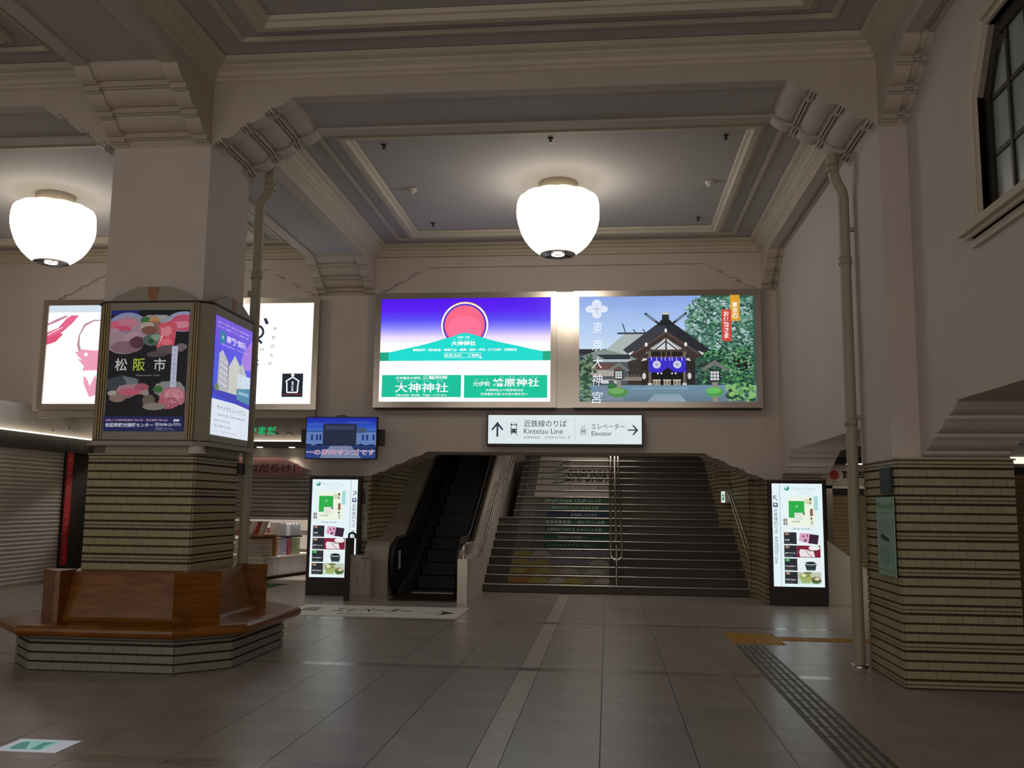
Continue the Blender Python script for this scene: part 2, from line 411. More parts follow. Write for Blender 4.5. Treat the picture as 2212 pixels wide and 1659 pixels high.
bay(XL1, XR, YP1, YB); bay(XL1, XR, YN, YP0); bay(XLL, XL0, YP1, YB); bay(XLL, XL0, YN, YP0)
b = MB(); beam_x(b, YP0, YP1, XL1, XR, 1, 1, beigem); b.build('beam', kind='structure')
b = MB(); beam_x(b, YP0, YP1, XLL, XL0, 1, 1, beigem); b.build('beam', kind='structure')
b = MB(); beam_y(b, XL0, XL1, YP1, YB, 1, 1, beigem); b.build('beam', kind='structure')
b = MB(); beam_y(b, XL0, XL1, YN, YP0, 1, 1, beigem); b.build('beam', kind='structure')
b = MB(); beam_y(b, XR, XW+.1, YP1, YB, 1, 1, beigem, edge=.14); b.build('beam', kind='structure')
b = MB(); beam_y(b, XR, XW+.1, YN, YP0, 1, 1, beigem, edge=.14); b.build('beam', kind='structure')
b = MB(); beam_x(b, YN-1, YN, XLL, XR, 0, 0, beigem); b.build('beam', kind='structure')

# ------------------------------------------------------------------ floor
FX = [-0.05+.6*i for i in range(0, 9)] ; FX = [x for x in FX]
b = MB(); b.box(-16, 9.5, -1.5, 16.55, -.3, -.012, grout); b.box(-16, -4.05, 16.55, 24, -.3, -.012, grout); b.box(2.6, 9.5, 16.55, 24, -.3, -.012, grout)
b.box(-4.05, 2.6, 16.55, 24, -.3, -.02, grout)
floor = b.build('floor', kind='structure')
def floor_tile_mesh():
    m = MB(); m.box(-.5, .5, -.5, .5, -1, 0, granite); me = bpy.data.meshes.new('floor_tile'); me.from_pydata(m.v, [], m.f); me.materials.append(granite); me.update(); return me
FT = floor_tile_mesh()
tiles = []; strips = []
def cols():
    out = []; x = -0.65
    while x < 9.4: out.append((x, x+.6)); x += .6
    x = -.83
    while x > -15.6: out.append((x-.6, x)); x -= .6
    return out
rows_ = []
for base in (2.0, 5.45, 8.9, 12.35):
    for k in range(5): rows_.append((base+.17+k*.656, base+.17+(k+1)*.656))
yy = 15.8
while yy < 22: rows_.append((yy, yy+.656)); yy += .656
for (x0, x1) in cols():
    for (y0, y1) in rows_:
        if y1 > 16.55 and x1 > -4.1 and x0 < 2.5: 
            if y0 > 16.5: continue
            y1 = 16.55
        tiles.append((x0, x1, y0, y1))
for base in (2.0, 5.45, 8.9, 12.35):
    for (x0, x1) in cols(): strips.append((x0, x1, base, base+.17, 'l'))
for (y0, y1) in rows_:
    if y0 < 16: strips.append((-.83, -.65, y0, min(y1, 16.55), 'l'))
for base in (2.0, 5.45, 8.9, 12.35): strips.append((-.83, -.65, base, base+.17, 'd'))
def in_view(x, y):
    d = Vector((x, y, 0))-CAM; wz = d.dot(_f)
    if wz < 1: return None
    sx = 1106+FPX*d.dot(_r)/wz; sy = 829.5-FPX*d.dot(_u)/wz
    return wz if (-120 < sx < 2330 and sy < 1760) else None
vis = sorted([(in_view((a+c)/2, (d+e)/2), (a, c, d, e)) for (a, c, d, e) in tiles if in_view((a+c)/2, (d+e)/2)])
near = [t for _, t in vis[:300]]; far = [t for t in tiles if t not in near]
for (x0, x1, y0, y1) in near:
    o = bpy.data.objects.new('tile', FT); C.objects.link(o); o.parent = floor
    o.location = ((x0+x1)/2, (y0+y1)/2, random.uniform(-.0006, .0006)); o.scale = (x1-x0-.005, y1-y0-.005, .012)
b = MB()
for (x0, x1, y0, y1) in far: b.box(x0+.0025, x1-.0025, y0+.0025, y1-.0025, -.012, 0, granite)
b.build('far_tiles', floor, kind='stuff')
def strip_mesh(m):
    b = MB(); b.box(-.5, .5, -.5, .5, -1, 0, m); me = bpy.data.meshes.new('border_strip'); me.from_pydata(b.v, [], b.f); me.materials.append(m); me.update(); return me
granite_m = mat('cross_granite_strip', '#978b80', .2, 0, .1, 2, objvar=.1, speck=.15, spec=.6)
SMS = {'l': strip_mesh(granite_l), 'd': strip_mesh(granite_d), 'm': strip_mesh(granite_m)}
for (x0, x1, y0, y1, k) in strips:
    if not in_view((x0+x1)/2, (y0+y1)/2) or in_view((x0+x1)/2, (y0+y1)/2) > 16: continue
    if k == 'l' and (y1-y0) < .2: k = 'm'
    o = bpy.data.objects.new('border_strip', SMS[k]); C.objects.link(o); o.parent = floor
    o.location = ((x0+x1)/2, (y0+y1)/2, .0005 if k == 'd' else 0); o.scale = (x1-x0-.004, y1-y0-.004, .012)

# ------------------------------------------------------------------ pillars
def pillar(x0, x1, y0, y1, specs, zb, limit, org, shaft_top=ZC, brick=True):
    b = MB(); b.box(x0, x1, y0, y1, 1.99, shaft_top, plaster)
    b.box(x0-.02, x1+.02, y0-.02, y1+.02, 0, 1.985, joint)
    p = b.build('pillar', org=org, kind='structure')
    tiles_on(specs, p, UT, tilem, zb, 1.985, limit=limit)
    m = MB(); g = .036; m.box(x0-g, x1+g, y0-g, y1+g, 1.985, 2.0, tilem); m.build('tile_cap', p); return p
e = .02
pl = pillar(XL0, XL1, YP0, YP1, [((XL0-e, YP0-e), (XL1+e, YP0-e)), ((XL1+e, YP0-e), (XL1+e, YP1+e)), ((XL1+e, YP1+e), (XL0-e, YP1+e)), ((XL0-e, YP1+e), (XL0-e, YP0-e))], .865, 300, (-4.55, 9.19, 0))
pr = pillar(XR+.03, XWo, YP0-.08, YP1-.08, [((XR+.03-e, YP0-.08-e), (XWo+e, YP0-.08-e)), ((XR+.03-e, YP1-.08+e), (XR+.03-e, YP0-.08-e))], .0, 300, (3.06, 9.1, 0), shaft_top=2.01)
# plaster pilaster above the tiles and the pipe chase behind it
b = MB(); b.box(XR, XW+.1, YP0, YP1, 2.0, ZC, plaster); b.build('pillar', org=(2.7, 9.19, 2.0), kind='structure')
# piers of the back wall
pb = pillar(XL0, XL1, YB, YB+1.05, [((XL0-e, YB-e), (XL1+e, YB-e))], .0, 300, (-4.55, 16, 0), shaft_top=3.099)
pc = pillar(XR, 3.44, YB, YB+1.05, [((XR-e, YB-e), (3.44, YB-e))], .0, 160, (3.1, 16, 0), shaft_top=3.099)
b = MB(); b.box(XR, XW+.1, YB-.004, YB+.1, 2.0, ZC, plaster); b.build('pillar', org=(2.7, 15.5, 2.0), kind='structure')

# ------------------------------------------------------------------ back wall (upper part) with the stair opening
def arch_top(x0, x1, zs=2.0, zt=2.42, run=.97):
    H = haunch(run, zt-zs, 3, .03, .01)
    return [(x0, zs)] + [(x0+p[0], zs+p[1]) for p in H[1:-1]] + [(x0+run, zt), (x1-run, zt)] + [(x1-p[0], zs+p[1]) for p in H[1:-1][::-1]] + [(x1, zs)]
b = MB(); b.prism([(XL1, ZT)] + arch_top(XL1, XR) + [(XR, ZT)], 'y', YB, YB+1.05, plaster)
b.box(XL0, XL1, YB, YB+1.05, 3.1, ZT, plaster); b.box(XR, 6, YB, YB+1.05, 3.1, ZT, plaster)
b.box(XLL-.2, XL0, YB, YB+1.05, 3.12, ZT, plaster)
wb = b.build('wall_back', kind='structure')
H = haunch(.93, .5)
def trace(xa, xb, zs=5.14, zt=5.63):
    b = MB(); pts = [(xa, 5.8), (xa, zs)] + [(xa+p[0], zs+p[1]) for p in H[1:-1]] + [(xa+.93, zt), (xb-.93, zt)] + [(xb-p[0], zs+p[1]) for p in H[1:-1][::-1]] + [(xb, zs), (xb, 5.8)]
    b.prism(pts, 'y', YB-.05, YB+.01, plaster); b.build('wall_molding', wb)
trace(XL1, XR); trace(-9.9, XL0)
b = MB(); b.box(XL1+.99, XR-.97, YB-.025, YB+.01, 2.42, 2.45, cream); b.build('lintel_strip', wb)

# ------------------------------------------------------------------ right wall: two arches and an upper window
def yz(pts): return pts
b = MB()
b.prism([(YP1-.02, 3.22)] + arch_top(YP1-.05, YB+.05) + [(YB+.05, 3.22)], 'x', XW, XWo, plaster)
b.prism([(YN, 3.22)] + arch_top(YN, YP0+.02) + [(YP0+.02, 3.22)], 'x', XW, XWo, plaster)
b.box(XW, XWo, -1.5, YN, 0, 3.22, plaster); b.box(XW+.006, XWo, -1.5, YN-1, 3.22, ZT, plaster); b.box(XW, XWo, YP0, YP1, 2.0, 3.22, plaster)
b.box(XW+.006, XWo, YP1-.2, YB+.3, 3.22, ZT, plaster)
WY0, WY1, WZ0, WZ1 = 4.25, 7.05, 3.70, 5.13
yc = (WY0+WY1)/2
def half(sign):
    ye = YP0+.1 if sign > 0 else YN-1; yo = WY1 if sign > 0 else WY0; yi = 6.78 if sign > 0 else 4.52
    return [(yc, 3.22), (ye, 3.22), (ye, ZT), (yc, ZT), (yc, WZ1), (yi, WZ1), (yo, 4.68), (yo, WZ0), (yc, WZ0)]
b.prism(half(1), 'x', XW+.006, XWo, plaster); b.prism(half(-1), 'x', XW+.006, XWo, plaster)
wr = b.build('wall_right', kind='structure')
# edge bead of the near arch
b = MB(); b.box(XW-.03, XW, YN+1, YP0-1.0, 2.42, 2.46, cream); b.box(XW-.03, XW, YP1+1.0, YB-1.0, 2.42, 2.46, cream); b.build('arch_bead', wr)
# window
def octo(g):
    return [(WY0-g, WZ0-g), (WY1+g, WZ0-g), (WY1+g, 4.68+g*.4), (6.78+g*.5, WZ1+g), (4.52-g*.5, WZ1+g), (WY0-g, 4.68+g*.4)]
def ringx(b, o, i, x0, x1, m):
    n = len(o)
    for k in range(n):
        a, c, d, f = o[k], o[(k+1) % n], i[(k+1) % n], i[k]
        b.prism([a, c, d, f], 'x', x0, x1, m)
b = MB(); ringx(b, octo(0), octo(-.10), XW+.05, XW+.14, winframe)
win = b.build('window_1', org=(XW+.1, yc, WZ0), kind='structure')
b = MB(); ringx(b, octo(.16), octo(.10), XW-.03, XW+.01, cream); ringx(b, octo(.10), octo(.04), XW-.055, XW+.01, cream); ringx(b, octo(.04), octo(0), XW-.02, XW+.06, cream); b.build('window_trim', win)
b = MB(); b.box(XW-.12, XW, WY0-.2, WY1+.2, WZ0-.07, WZ0-.01, cream); b.box(XW-.08, XW, WY0-.16, WY1+.16, WZ0-.1, WZ0-.07, cream); b.build('window_sill', win)
ys = [6.95-.31*i for i in range(1, 9)]; zs = [3.75+.435*i for i in range(1, 4)]
for y in ys:
    if y > WY0+.1: b = MB(); b.box(XW+.06, XW+.11, y-.018, y+.018, WZ0+.08, WZ1-.08, winframe); b.build('mullion', win)
for z in zs: b = MB(); b.box(XW+.065, XW+.105, WY0+.08, WY1-.08, z-.018, z+.018, winframe); b.build('transom', win)
glass = mat('frosted_window_glass', '#9aa39f', .25, 0, .06, 3, spec=.5)
yy = [WY1-.09]+[y for y in ys if y > WY0+.1]+[WY0+.09]; zz = [WZ0+.09]+zs+[WZ1-.09]
for a, c in zip(yy[:-1], yy[1:]):
    for d, f in zip(zz[:-1], zz[1:]):
        pts = [(c, d), (a, d), (a, f), (c, f)]
        if f > 4.7: pts = [(p[0], min(p[1], 5.1, 4.62+(WY1-p[0])*1.55, 4.62+(p[0]-WY0)*1.55)) for p in pts]
        b = MB(); b.prism(pts, 'x', XW+.08, XW+.088, glass); b.build('pane', win)

# ------------------------------------------------------------------ stairwell side walls and stairs
SY, TR, RI, NS = 16.6, .30, .1432, 19
b = MB(); b.box(2.47, 2.62, YB+1.0, 18.95, -.02, 3.6, joint); b.box(2.25, 2.62, 18.95, 23, 0, 3.6, joint)
sw = b.build('wall_right_stairwell', kind='structure')
tiles_on([((2.47, 18.93), (2.47, YB+1.05))], sw, UT, tilem, 0, 2.64, limit=0)
tiles_on([((2.25, 22.5), (2.25, 18.97))], sw, UT, tilem, 0, 3.2, limit=0)
tiles_on([((2.25, 18.95), (2.47, 18.95))], sw, UT, tilem, 0, 3.2, limit=0)
tiles_on([((2.47, YB+1.0), (2.57, YB+1.0))], sw, UT, tilem, 0, 2.0, limit=0)
b = MB(); b.box(XR-.012, XR+.03, YB, YB+1.05, 0, 2.0, joint); rv = b.build('pillar_reveal', kind='structure')
tiles_on([((XR-.012, YB+1.04), (XR-.012, YB))], rv, UT, tilem, 0, 1.99, limit=0)
b = MB(); b.box(-4.12, XL1+.012, YB+.02, 23, 0, 2.0, joint); b.box(-4.12, XL1+.012, YB+1.06, 23, 2.0, 3.6, joint); lw = b.build('wall_left_stairwell', kind='structure')
tiles_on([((XL1+.012, YB), (XL1+.012, 22.6))], lw, UT, tilem, 0, 2.96, limit=0)
b = MB(); b.box(-4.2, 2.8, 16.5, 24, 3.6, 3.8, plaster); b.box(-4.2, 2.8, 23, 23.2, 0, 3.8, plaster); b.build('ceiling_stairwell', kind='structure')

stair = empty('staircase', (.1, SY, 0), 'wide dark stone staircase with shiny steel nosings beside the escalator', 'staircase')
PXL, PXR = -1.80, .03
img_rows = {}
def riser_print(i, yf, z0, z1):
    xl = PXL
    pr_ = Print((xl, yf, z1), (PXR, yf, z1), (xl, yf, z0))
    W = '#c3bdb3'; G = '#234f3e'; N = '#20264a'
    gl = .30 if i > 5 else 0
    def vis(t, u, v, h, col, width, **k): pr_.text(t, u, v, h, col, width=width, **k)
    if i >= 13:
        pr_.rect(0, 0, 1, 1, W); pr_.rect(.0, 0, .12, 1, '#6d6762'); 
        if i == 18: vis('美しい明日へ 挑戦', .72, .55, .45, '#7b7a74', .55)
        if i in (15, 16, 17, 18):
            k = 18-i
            pr_.line([(.36-.02*k, 1), (.44, .2 if k < 2 else .6), (.5, 0)], .012, '#30333a')
            if k: pr_.line([(.30, .9), (.38, .3)], .008, '#555a60')
        if i in (15, 16, 17):
            k = 17-i; 
            pr_.text('SINFONIA', .73, 1.46-k+.0, 2.0, '#1e1f22', width=.50, bold=.03, shear=.25, clip=(0, 1))
        if i == 14: vis('シンフォニアテクノロジー 株式会社', .70, .5, .6, '#3b3b3a', .62, bold=.01)
    elif i >= 6:
        pr_.rect(0, 0, .16, 1, '#6a655f'); pr_.rect(.16, 0, .32, 1, '#57554f'); pr_.rect(gl, 0, 1, 1, N if i == 10 else G)
        T = {12: ('SINFONIA CUP U-17', .58, .66, .62), 11: ('三重県高校生サッカー大会を主催！', .6, .58, .5), 10: ('を応援しています', .72, .3, .5), 9: ('東証プライム企業', .80, .3, .5),
             8: ('三重県を代表する ものづくり企業', .62, .6, .5), 7: ('伊勢から宇宙へ', .6, .3, .5), 6: ('シンフォニアテクノロジー', .6, .5, .5)}[i]
        vis(T[0], T[1], .5, T[3], '#b9c6bc', T[2], shear=.2 if i == 12 else 0)
        if i == 9:
            for k, ch in enumerate('証券7プライ'): pr_.ell(.32+.047*k, .5, .02, None, '#8b9490'); 
    else:
        L = '#86848f'; Y = '#a8964a'; O = '#9c6c2a'; WH = '#aea8a0'
        pr_.rect(0, 0, 1, 1, {5: L, 4: L, 3: '#8d8776', 2: '#8f8468'}[i])
        random.seed(i*11)
        blobs = {5: [(.1, Y), (.3, WH), (.8, L)], 4: [(.1, Y), (.3, Y), (.9, WH)], 3: [(.1, Y), (.25, O), (.35, Y), (.6, WH), (.85, WH)], 2: [(.08, O), (.2, O), (.3, Y), (.5, WH), (.65, Y), (.95, WH)]}[i]
        for (u, c) in blobs: pr_.poly([(u-.11, 1), (u-.08, .45), (u-.04, .12), (u, .03), (u+.04, .12), (u+.08, .45), (u+.11, 1)], c)
    return pr_
for i in range(1, NS+1):
    y = SY+(i-1)*TR; z = i*RI
    xa, xb = (-2.2, 2.47) if i <= 9 else (-1.95, 2.25)
    b = MB(); b.box(xa, xb, y+.02, y+TR+.06, max(0, z-RI-.05), z-.03, stairm); b.box(xa, xb, y, y+TR+.03, z-.03, z-.002, stairm)
    st = b.build('step', stair)
    b = MB(); b.tube([(xa+.01, y+.004, z-.006), (xb-.01, y+.004, z-.006)], .0125, chrome, 8); b.box(xa+.01, xb-.01, y, y+.05, z-.003, z+.003, chrome); b.build('nosing', st)
    if i >= 2: riser_print(i, y+.018, z-RI+.004, z-.03).build('riser_poster', st, label='strip of a printed advertisement stuck on the riser')
b = MB(); b.box(-1.95, 2.25, SY+NS*TR, 23, 2.5, NS*RI-.004, stairm); b.build('landing', stair)

# centre handrail
def slope(y, off): return (y-16.2)*(RI/TR)+off
hr = empty('handrail', (.15, SY+.1, 0), 'steel handrail with twin rails running up the middle of the stairs', 'handrail')
b = MB()
pL = [(.06, y, slope(y, .37)) for y in (16.86, 19.45)] + [(.075, 19.5, slope(19.5, .42)), (.075, 21.9, slope(21.9, .42))]
pR = [(.26, y, slope(y, .37)) for y in (16.86, 19.45)] + [(.235, 19.5, slope(19.5, .42)), (.235, 21.9, slope(21.9, .42))]
b.tube(pL[::-1] + [(.075, 16.76, slope(16.76, .36)), (.115, 16.7, slope(16.7, .35)), (.205, 16.7, slope(16.7, .35)), (.245, 16.76, slope(16.76, .36))] + pR, .017, chrome, 10); b.build('lower_rail', hr)
b = MB(); b.tube([(.16, y, slope(y, .62)) for y in (16.95, 21.7)], .022, chrome, 10); b.build('top_rail', hr)
for y in (16.72, 18.2, 19.7, 21.2):
    zb = max(0, math.floor((y-SY)/TR+1)*RI); b = MB(); b.tube([(.16, y, zb-.01), (.16, y, slope(y, .6))], .02, steel, 8); b.build('post', hr)
def wall_rails(name_label, segs, wall_dx):
    root = empty('handrail', segs[0][0], name_label, 'handrail')
    for path in segs:
        b = MB(); b.tube(path, .017, chrome, 8); b.build('rail', root)
        p0, p1 = Vector(path[0]), Vector(path[-1])
        for t in (.08, .5, .92):
            p = p0.lerp(p1, t); b = MB(); b.tube([p, p+Vector((0, 0, -.05)), p+Vector((wall_dx, 0, -.05))], .008, steel, 6); b.build('bracket', root)
    return root
wall_rails('twin steel handrails fixed along the tiled wall of the stairs',
    [[(2.40, 16.3, .66), (2.40, 19.05, 1.93)], [(2.40, 16.25, .84), (2.40, 19.1, 2.1)], [(2.19, 19.1, 2.05), (2.19, 21.2, 2.9)], [(2.19, 19.1, 2.22), (2.19, 21.0, 3.05)]], .07)
wall_rails('twin steel handrails fixed to the white cladding between escalator and stairs',
    [[(-2.15, 15.5, .82), (-2.15, 16.2, .92), (-2.15, 18.7, 2.1)], [(-2.15, 16.0, .72), (-2.15, 18.7, 1.92)], [(-2.02, 18.8, 2.22), (-2.02, 21.2, 3.2)], [(-2.02, 18.8, 2.04), (-2.02, 21.2, 3.02)]], -.09)

# ------------------------------------------------------------------ escalator
es = empty('escalator', (-3.0, 15.0, 0), 'stopped black escalator with steel outer deck beside the stairs', 'escalator')
EA = math.tan(math.radians(27.6))
def ez(y): return max(0, (y-16.35)*EA)
for i in range(15):
    y = 16.1+i*.40; z = .02+max(0, (i-0)*.40*EA); b = MB()
    b.box(-3.36, -2.56, y, y+.42, z-.2 if i else 0, z+.02, rubber)
    for k in range(20): b.box(-3.355+k*.04, -3.34+k*.04, y-.006, y+.4, z+.02, z+.03, rubber)
    b.box(-3.36, -2.56, y-.004, y+.02, z+.026, z+.032, kdark)
    b.build('tread', es)
b = MB(); b.box(-3.5, -2.42, 14.75, 16.1, -.01, .012, kdark); b.box(-3.36, -2.56, 15.95, 16.1, .012, .03, steel); b.build('comb_plate', es)
def balus(x0, x1):
    pts = []
    cy, cz, r = 15.58, .52, .42
    for k in range(13): a = PI/2+PI*k/12; pts.append((cy+r*math.cos(a), cz+r*math.sin(a)))
    pts += [(16.2, .06), (22.3, ez(22.3)+.06), (22.3, ez(22.3)+.93), (16.5, ez(16.5)+.94), (16.1, .95)]
    b = MB(); b.prism(pts, 'x', x0, x1, black); b.build('balustrade', es)
    b = MB(); path = [(22.3, ez(22.3)+.96), (16.6, ez(16.6)+.97), (16.2, .965), (15.6, .965)]
    for k in range(1, 13): a = PI/2+PI*k/12; path.append((cy+(r+.02)*math.cos(a), cz+(r+.02)*math.sin(a)))
    b.tube([((x0+x1)/2, p[0], p[1]) for p in path], .034, rubber, 10); b.build('handrail_belt', es)
balus(-3.56, -3.50); balus(-2.48, -2.42)
for x in (-3.44, -2.50):
    b = MB(); b.prism([(15.3, .02), (16.3, .02), (22.3, ez(22.3)), (22.3, ez(22.3)+.30), (16.2, .34), (15.6, .2)], 'x', x-.04, x+.05, blackm); b.build('skirt_panel', es)
    b = MB(); b.tube([(x+.06*(1 if x < -3 else -1), 15.7, .24), (x+.06*(1 if x < -3 else -1), 16.2, .36), (x+.06*(1 if x < -3 else -1), 22.2, ez(22.2)+.32)], .007, steel, 6); b.build('skirt_trim', es)
# outer decks
b = MB(); b.prism([(15.15, 0), (15.15, .62)] + [(15.15+.25*(1-math.cos(PI/2*k/6)), .62+.28*math.sin(PI/2*k/6)) for k in range(1, 7)] + [(16.3, .92), (22.3, ez(22.3)+.9), (22.3, 0)], 'x', -4.0, -3.60, mat('worn_steel_deck', '#a49c8e', .45, .25, .06, 3))
b.build('outer_deck', es, label='steel outer deck along the tiled wall')
b = MB(); b.prism([(14.95, 0), (14.95, .66), (15.05, .80), (15.2, .86), (16.3, .9), (22.3, ez(22.3)+.88), (22.3, 0)], 'x', -2.40, -2.34, steel); b.build('inner_deck', es)
b = MB(); b.prism([(14.68, 0), (14.68, .66), (16.1, .70), (22.3, ez(22.3)+.62), (22.3, 0)], 'x', -2.34, -2.215, white_p); b.build('side_cladding', es, label='off-white side cladding facing the stairs')
b = MB(); b.box(-2.36, -2.20, 14.66, 14.72, 0, .68, steel); b.build('corner_post', es)
b = MB(); b.tube([(-2.28, 14.74, .66), (-2.28, 14.74, .84), (-2.28, 14.85, .9), (-2.28, 15.6, .9)], .028, chrome, 10); b.build('guard_rail', es)
# narrow warning labels
pt = Print((-3.90, 16.9, ez(16.9)+.915+.01), (-3.72, 16.9, ez(16.9)+.915+.01), (-3.90, 16.45, ez(16.45)+.915+.01))
pt.rect(0, 0, 1, 1, '#c9c4ba'); pt.vtext('注意', .5, .1, .9, .25, '#4a4540'); pt.build('warning_label', es)
pt = Print((-3.90, 18.6, ez(18.6)+.92), (-3.74, 18.6, ez(18.6)+.92), (-3.90, 17.9, ez(17.9)+.92))
pt.rect(0, 0, 1, 1, '#c9c4ba'); pt.ell(.5, .15, .3, None, '#4a4540'); pt.ell(.5, .8, .3, None, '#4a4540'); pt.build('warning_label', es)
b = MB(); b.box(-3.495, -3.49, 15.5, 15.6, .45, .75, white_p); b.build('warning_label', es)

# ------------------------------------------------------------------ ceiling lamps
def lamp(cx, cy, label):
    r = empty('ceiling_lamp', (cx, cy, ZC), label, 'lamp', 'white dome ceiling lamps')
    b = MB(); b.lathe([(.0, ZC), (.275, ZC), (.275, ZC-.15), (.265, ZC-.17), (.24, ZC-.17)], cx, cy, cream, 32); b.build('canopy', r)
    shade = emat('#fff6e8', LAMP_E, True)
    top = emat('#fff2dc', 1.6, True); Z = ZC-.035
    b = MB(); b.lathe([(a, Z+z) for a, z in [(.24, -.125), (.42, -.13), (.50, -.15), (.535, -.175)]], cx, cy, top, 72, lobes=12, amp=.05); b.build('shade_top', r)
    pr_ = [(.535, -.175), (.565, -.22), (.582, -.29), (.588, -.38), (.584, -.47), (.566, -.56), (.532, -.66), (.478, -.76), (.41, -.85), (.335, -.92), (.275, -.965), (.245, -.985)]
    b = MB(); b.lathe([(a, Z+z) for a, z in pr_], cx, cy, shade, 72, lobes=12, amp=.04); b.build('shade', r)
    b = MB(); b.lathe([(.245, Z-.98), (.25, Z-.995), (.235, Z-1.0), (.232, Z-.98)], cx, cy, cream, 32); b.build('rim', r)
    b = MB(); b.lathe([(.0, Z-.975), (.234, Z-.985)], cx, cy, mat('lamp_reflector', '#55505c', .25, .5), 32); b.build('bottom_reflector', r)
    b = MB(); b.lathe([(.05, Z-.995), (.06, Z-1.0), (.085, Z-1.0), (.092, Z-.992), (.092, Z-.98)], cx, cy, emat('#fff6e8', 2.5), 24); b.build('bulb_ring', r)
    for k in range(4):
        a = PI/4+PI/2*k; b = MB(); b.tube([(cx+.09*math.cos(a), cy+.09*math.sin(a), Z-.99), (cx+.24*math.cos(a), cy+.24*math.sin(a), Z-.993)], .006, kdark, 6); b.build('spider_arm', r)
    return r
lamp(-.68, 12.5, 'glowing white dome ceiling lamp in the middle bay above the two posters')
lamp(-8.17, 12.5, 'glowing white dome ceiling lamp at the edge of the photo behind the bench pillar')

# smoke detectors and sprinkler heads
for (x, y, big, lab) in [(-2.79, 12.57, 1, 'small white smoke detector on the ceiling on the sunrise poster side of the lamp'), (1.43, 12.57, 1, 'small white smoke detector on the ceiling on the shrine photo side of the lamp')]:
    b = MB(); b.lathe([(0, ZC-.07), (.03, ZC-.07), (.045, ZC-.05), (.055, ZC-.025), (.07, ZC-.02), (.07, ZC)], x, y, white_p, 16)
    b.build('smoke_detector', org=(x, y, ZC), label=lab, cat='smoke detector', group='smoke detectors on the ceiling')
for (x, y, wh) in [(-2.80, 10.93, 'near coffer corner on the bench side'), (-.69, 10.87, 'near coffer edge straight before the lamp'), (1.44, 10.93, 'near coffer corner towards the window wall'), (-2.79, 14.2, 'far corner above the sunrise poster'), (1.42, 14.18, 'far corner above the shrine photo')]:
    b = MB(); b.lathe([(0, ZC-.05), (.03, ZC-.05), (.012, ZC-.03), (.012, ZC-.012), (.035, ZC-.008), (.035, ZC)], x, y, kdark, 10)
    b.build('sprinkler_head', org=(x, y, ZC), label='small dark sprinkler head, '+wh, cat='sprinkler', group='sprinkler heads')

# ------------------------------------------------------------------ downpipes
def pipe(pts, label, brackets):
    r = empty('downpipe', (pts[0][0], pts[0][1], pts[0][2]), label, 'pipe', 'cream downpipes beside the pillars')
    b = MB(); b.tube(pts, .057, pipe_m, 16); b.build('tube', r)
    for (i, z) in brackets:
        x, y = pts[i][0], pts[i][1]; b = MB(); b.lathe([(.057, z-.04), (.067, z-.04), (.067, z+.04), (.057, z+.04)], x, y, pipe_m, 16); b.build('coupling', r)
    return r
r_ = pipe([(2.47, 9.66, 0), (2.47, 9.66, 4.78), (2.46, 9.66, 4.85), (2.41, 9.66, 4.95), (2.385, 9.66, 5.03), (2.37, 9.66, 5.12), (2.37, 9.66, 5.55)], 'cream downpipe with an offset bend beside the tiled pillar with the green plaque', [(1, 4.1), (1, 2.42), (6, 5.1)])
b = MB(); b.box(2.47, 2.62, 9.63, 9.69, 4.42, 4.46, pipe_m); b.build('bracket', r_)
b = MB(); b.box(2.47, 2.60, 9.63, 9.69, 2.45, 2.49, pipe_m); b.build('bracket', r_)
b = MB(); b.lathe([(.057, .03), (.085, .03), (.085, 0)], 2.47, 9.66, steel, 16); b.build('floor_collar', r_)
r_ = pipe([(-3.98, 9.92, 0.), (-3.98, 9.92, 4.90), (-3.965, 9.92, 4.97), (-3.89, 9.92, 5.06), (-3.875, 9.92, 5.12), (-3.87, 9.92, 5.45)], 'cream downpipe with an offset bend behind the pillar with the bench', [(1, 4.1), (1, 1.95), (5, 5.14)])
b = MB(); b.box(-4.06, -3.98, 9.88, 9.94, 3.86, 3.92, pipe_m); b.build('bracket', r_)
b = MB(); b.box(-4.04, -3.98, 9.68, 9.92, 1.84, 1.96, blackm); b.build('clamp', r_)

# ------------------------------------------------------------------ octagonal bench around the pillar
BX, BY = -4.57, 9.25
def octa(h, c, cx=BX, cy=BY): return [(cx-h+c, cy-h), (cx+h-c, cy-h), (cx+h, cy-h+c), (cx+h, cy+h-c), (cx+h-c, cy+h), (cx-h+c, cy+h), (cx-h, cy+h-c), (cx-h, cy-h+c)]
bench = empty('bench', (BX, BY, 0), 'octagonal varnished wooden bench on a tiled base around the pillar', 'bench')
b = MB(); b.prism(octa(1.05, .37), 'z', 0, .33, joint); base = b.build('base', bench)
o8 = octa(1.065, .375); faces = [(o8[k], o8[(k+1) % 8]) for k in (0, 1, 2, 7, 6, 3, 4, 5)]
tiles_on(faces, base, UB, tiled, .0, .325, tw=.24, limit=300)
b = MB(); O1 = octa(1.25, .5); n = 8
prof = [(1.17, .475, .315), (1.215, .49, .322), (1.242, .50, .345), (1.248, .502, .37), (1.242, .50, .395), (1.215, .49, .414), (1.17, .475, .42)]
q = []
for (h_, c_, z) in prof: q += [(p[0], p[1], z) for p in octa(h_, c_)]
b.add(q, [(i*8+j, i*8+(j+1) % 8, (i+1)*8+(j+1) % 8, (i+1)*8+j) for i in range(len(prof)-1) for j in range(8)] + [list(range(8))[::-1], list(range((len(prof)-1)*8, len(prof)*8))], woodm)
b.build('seat', bench)
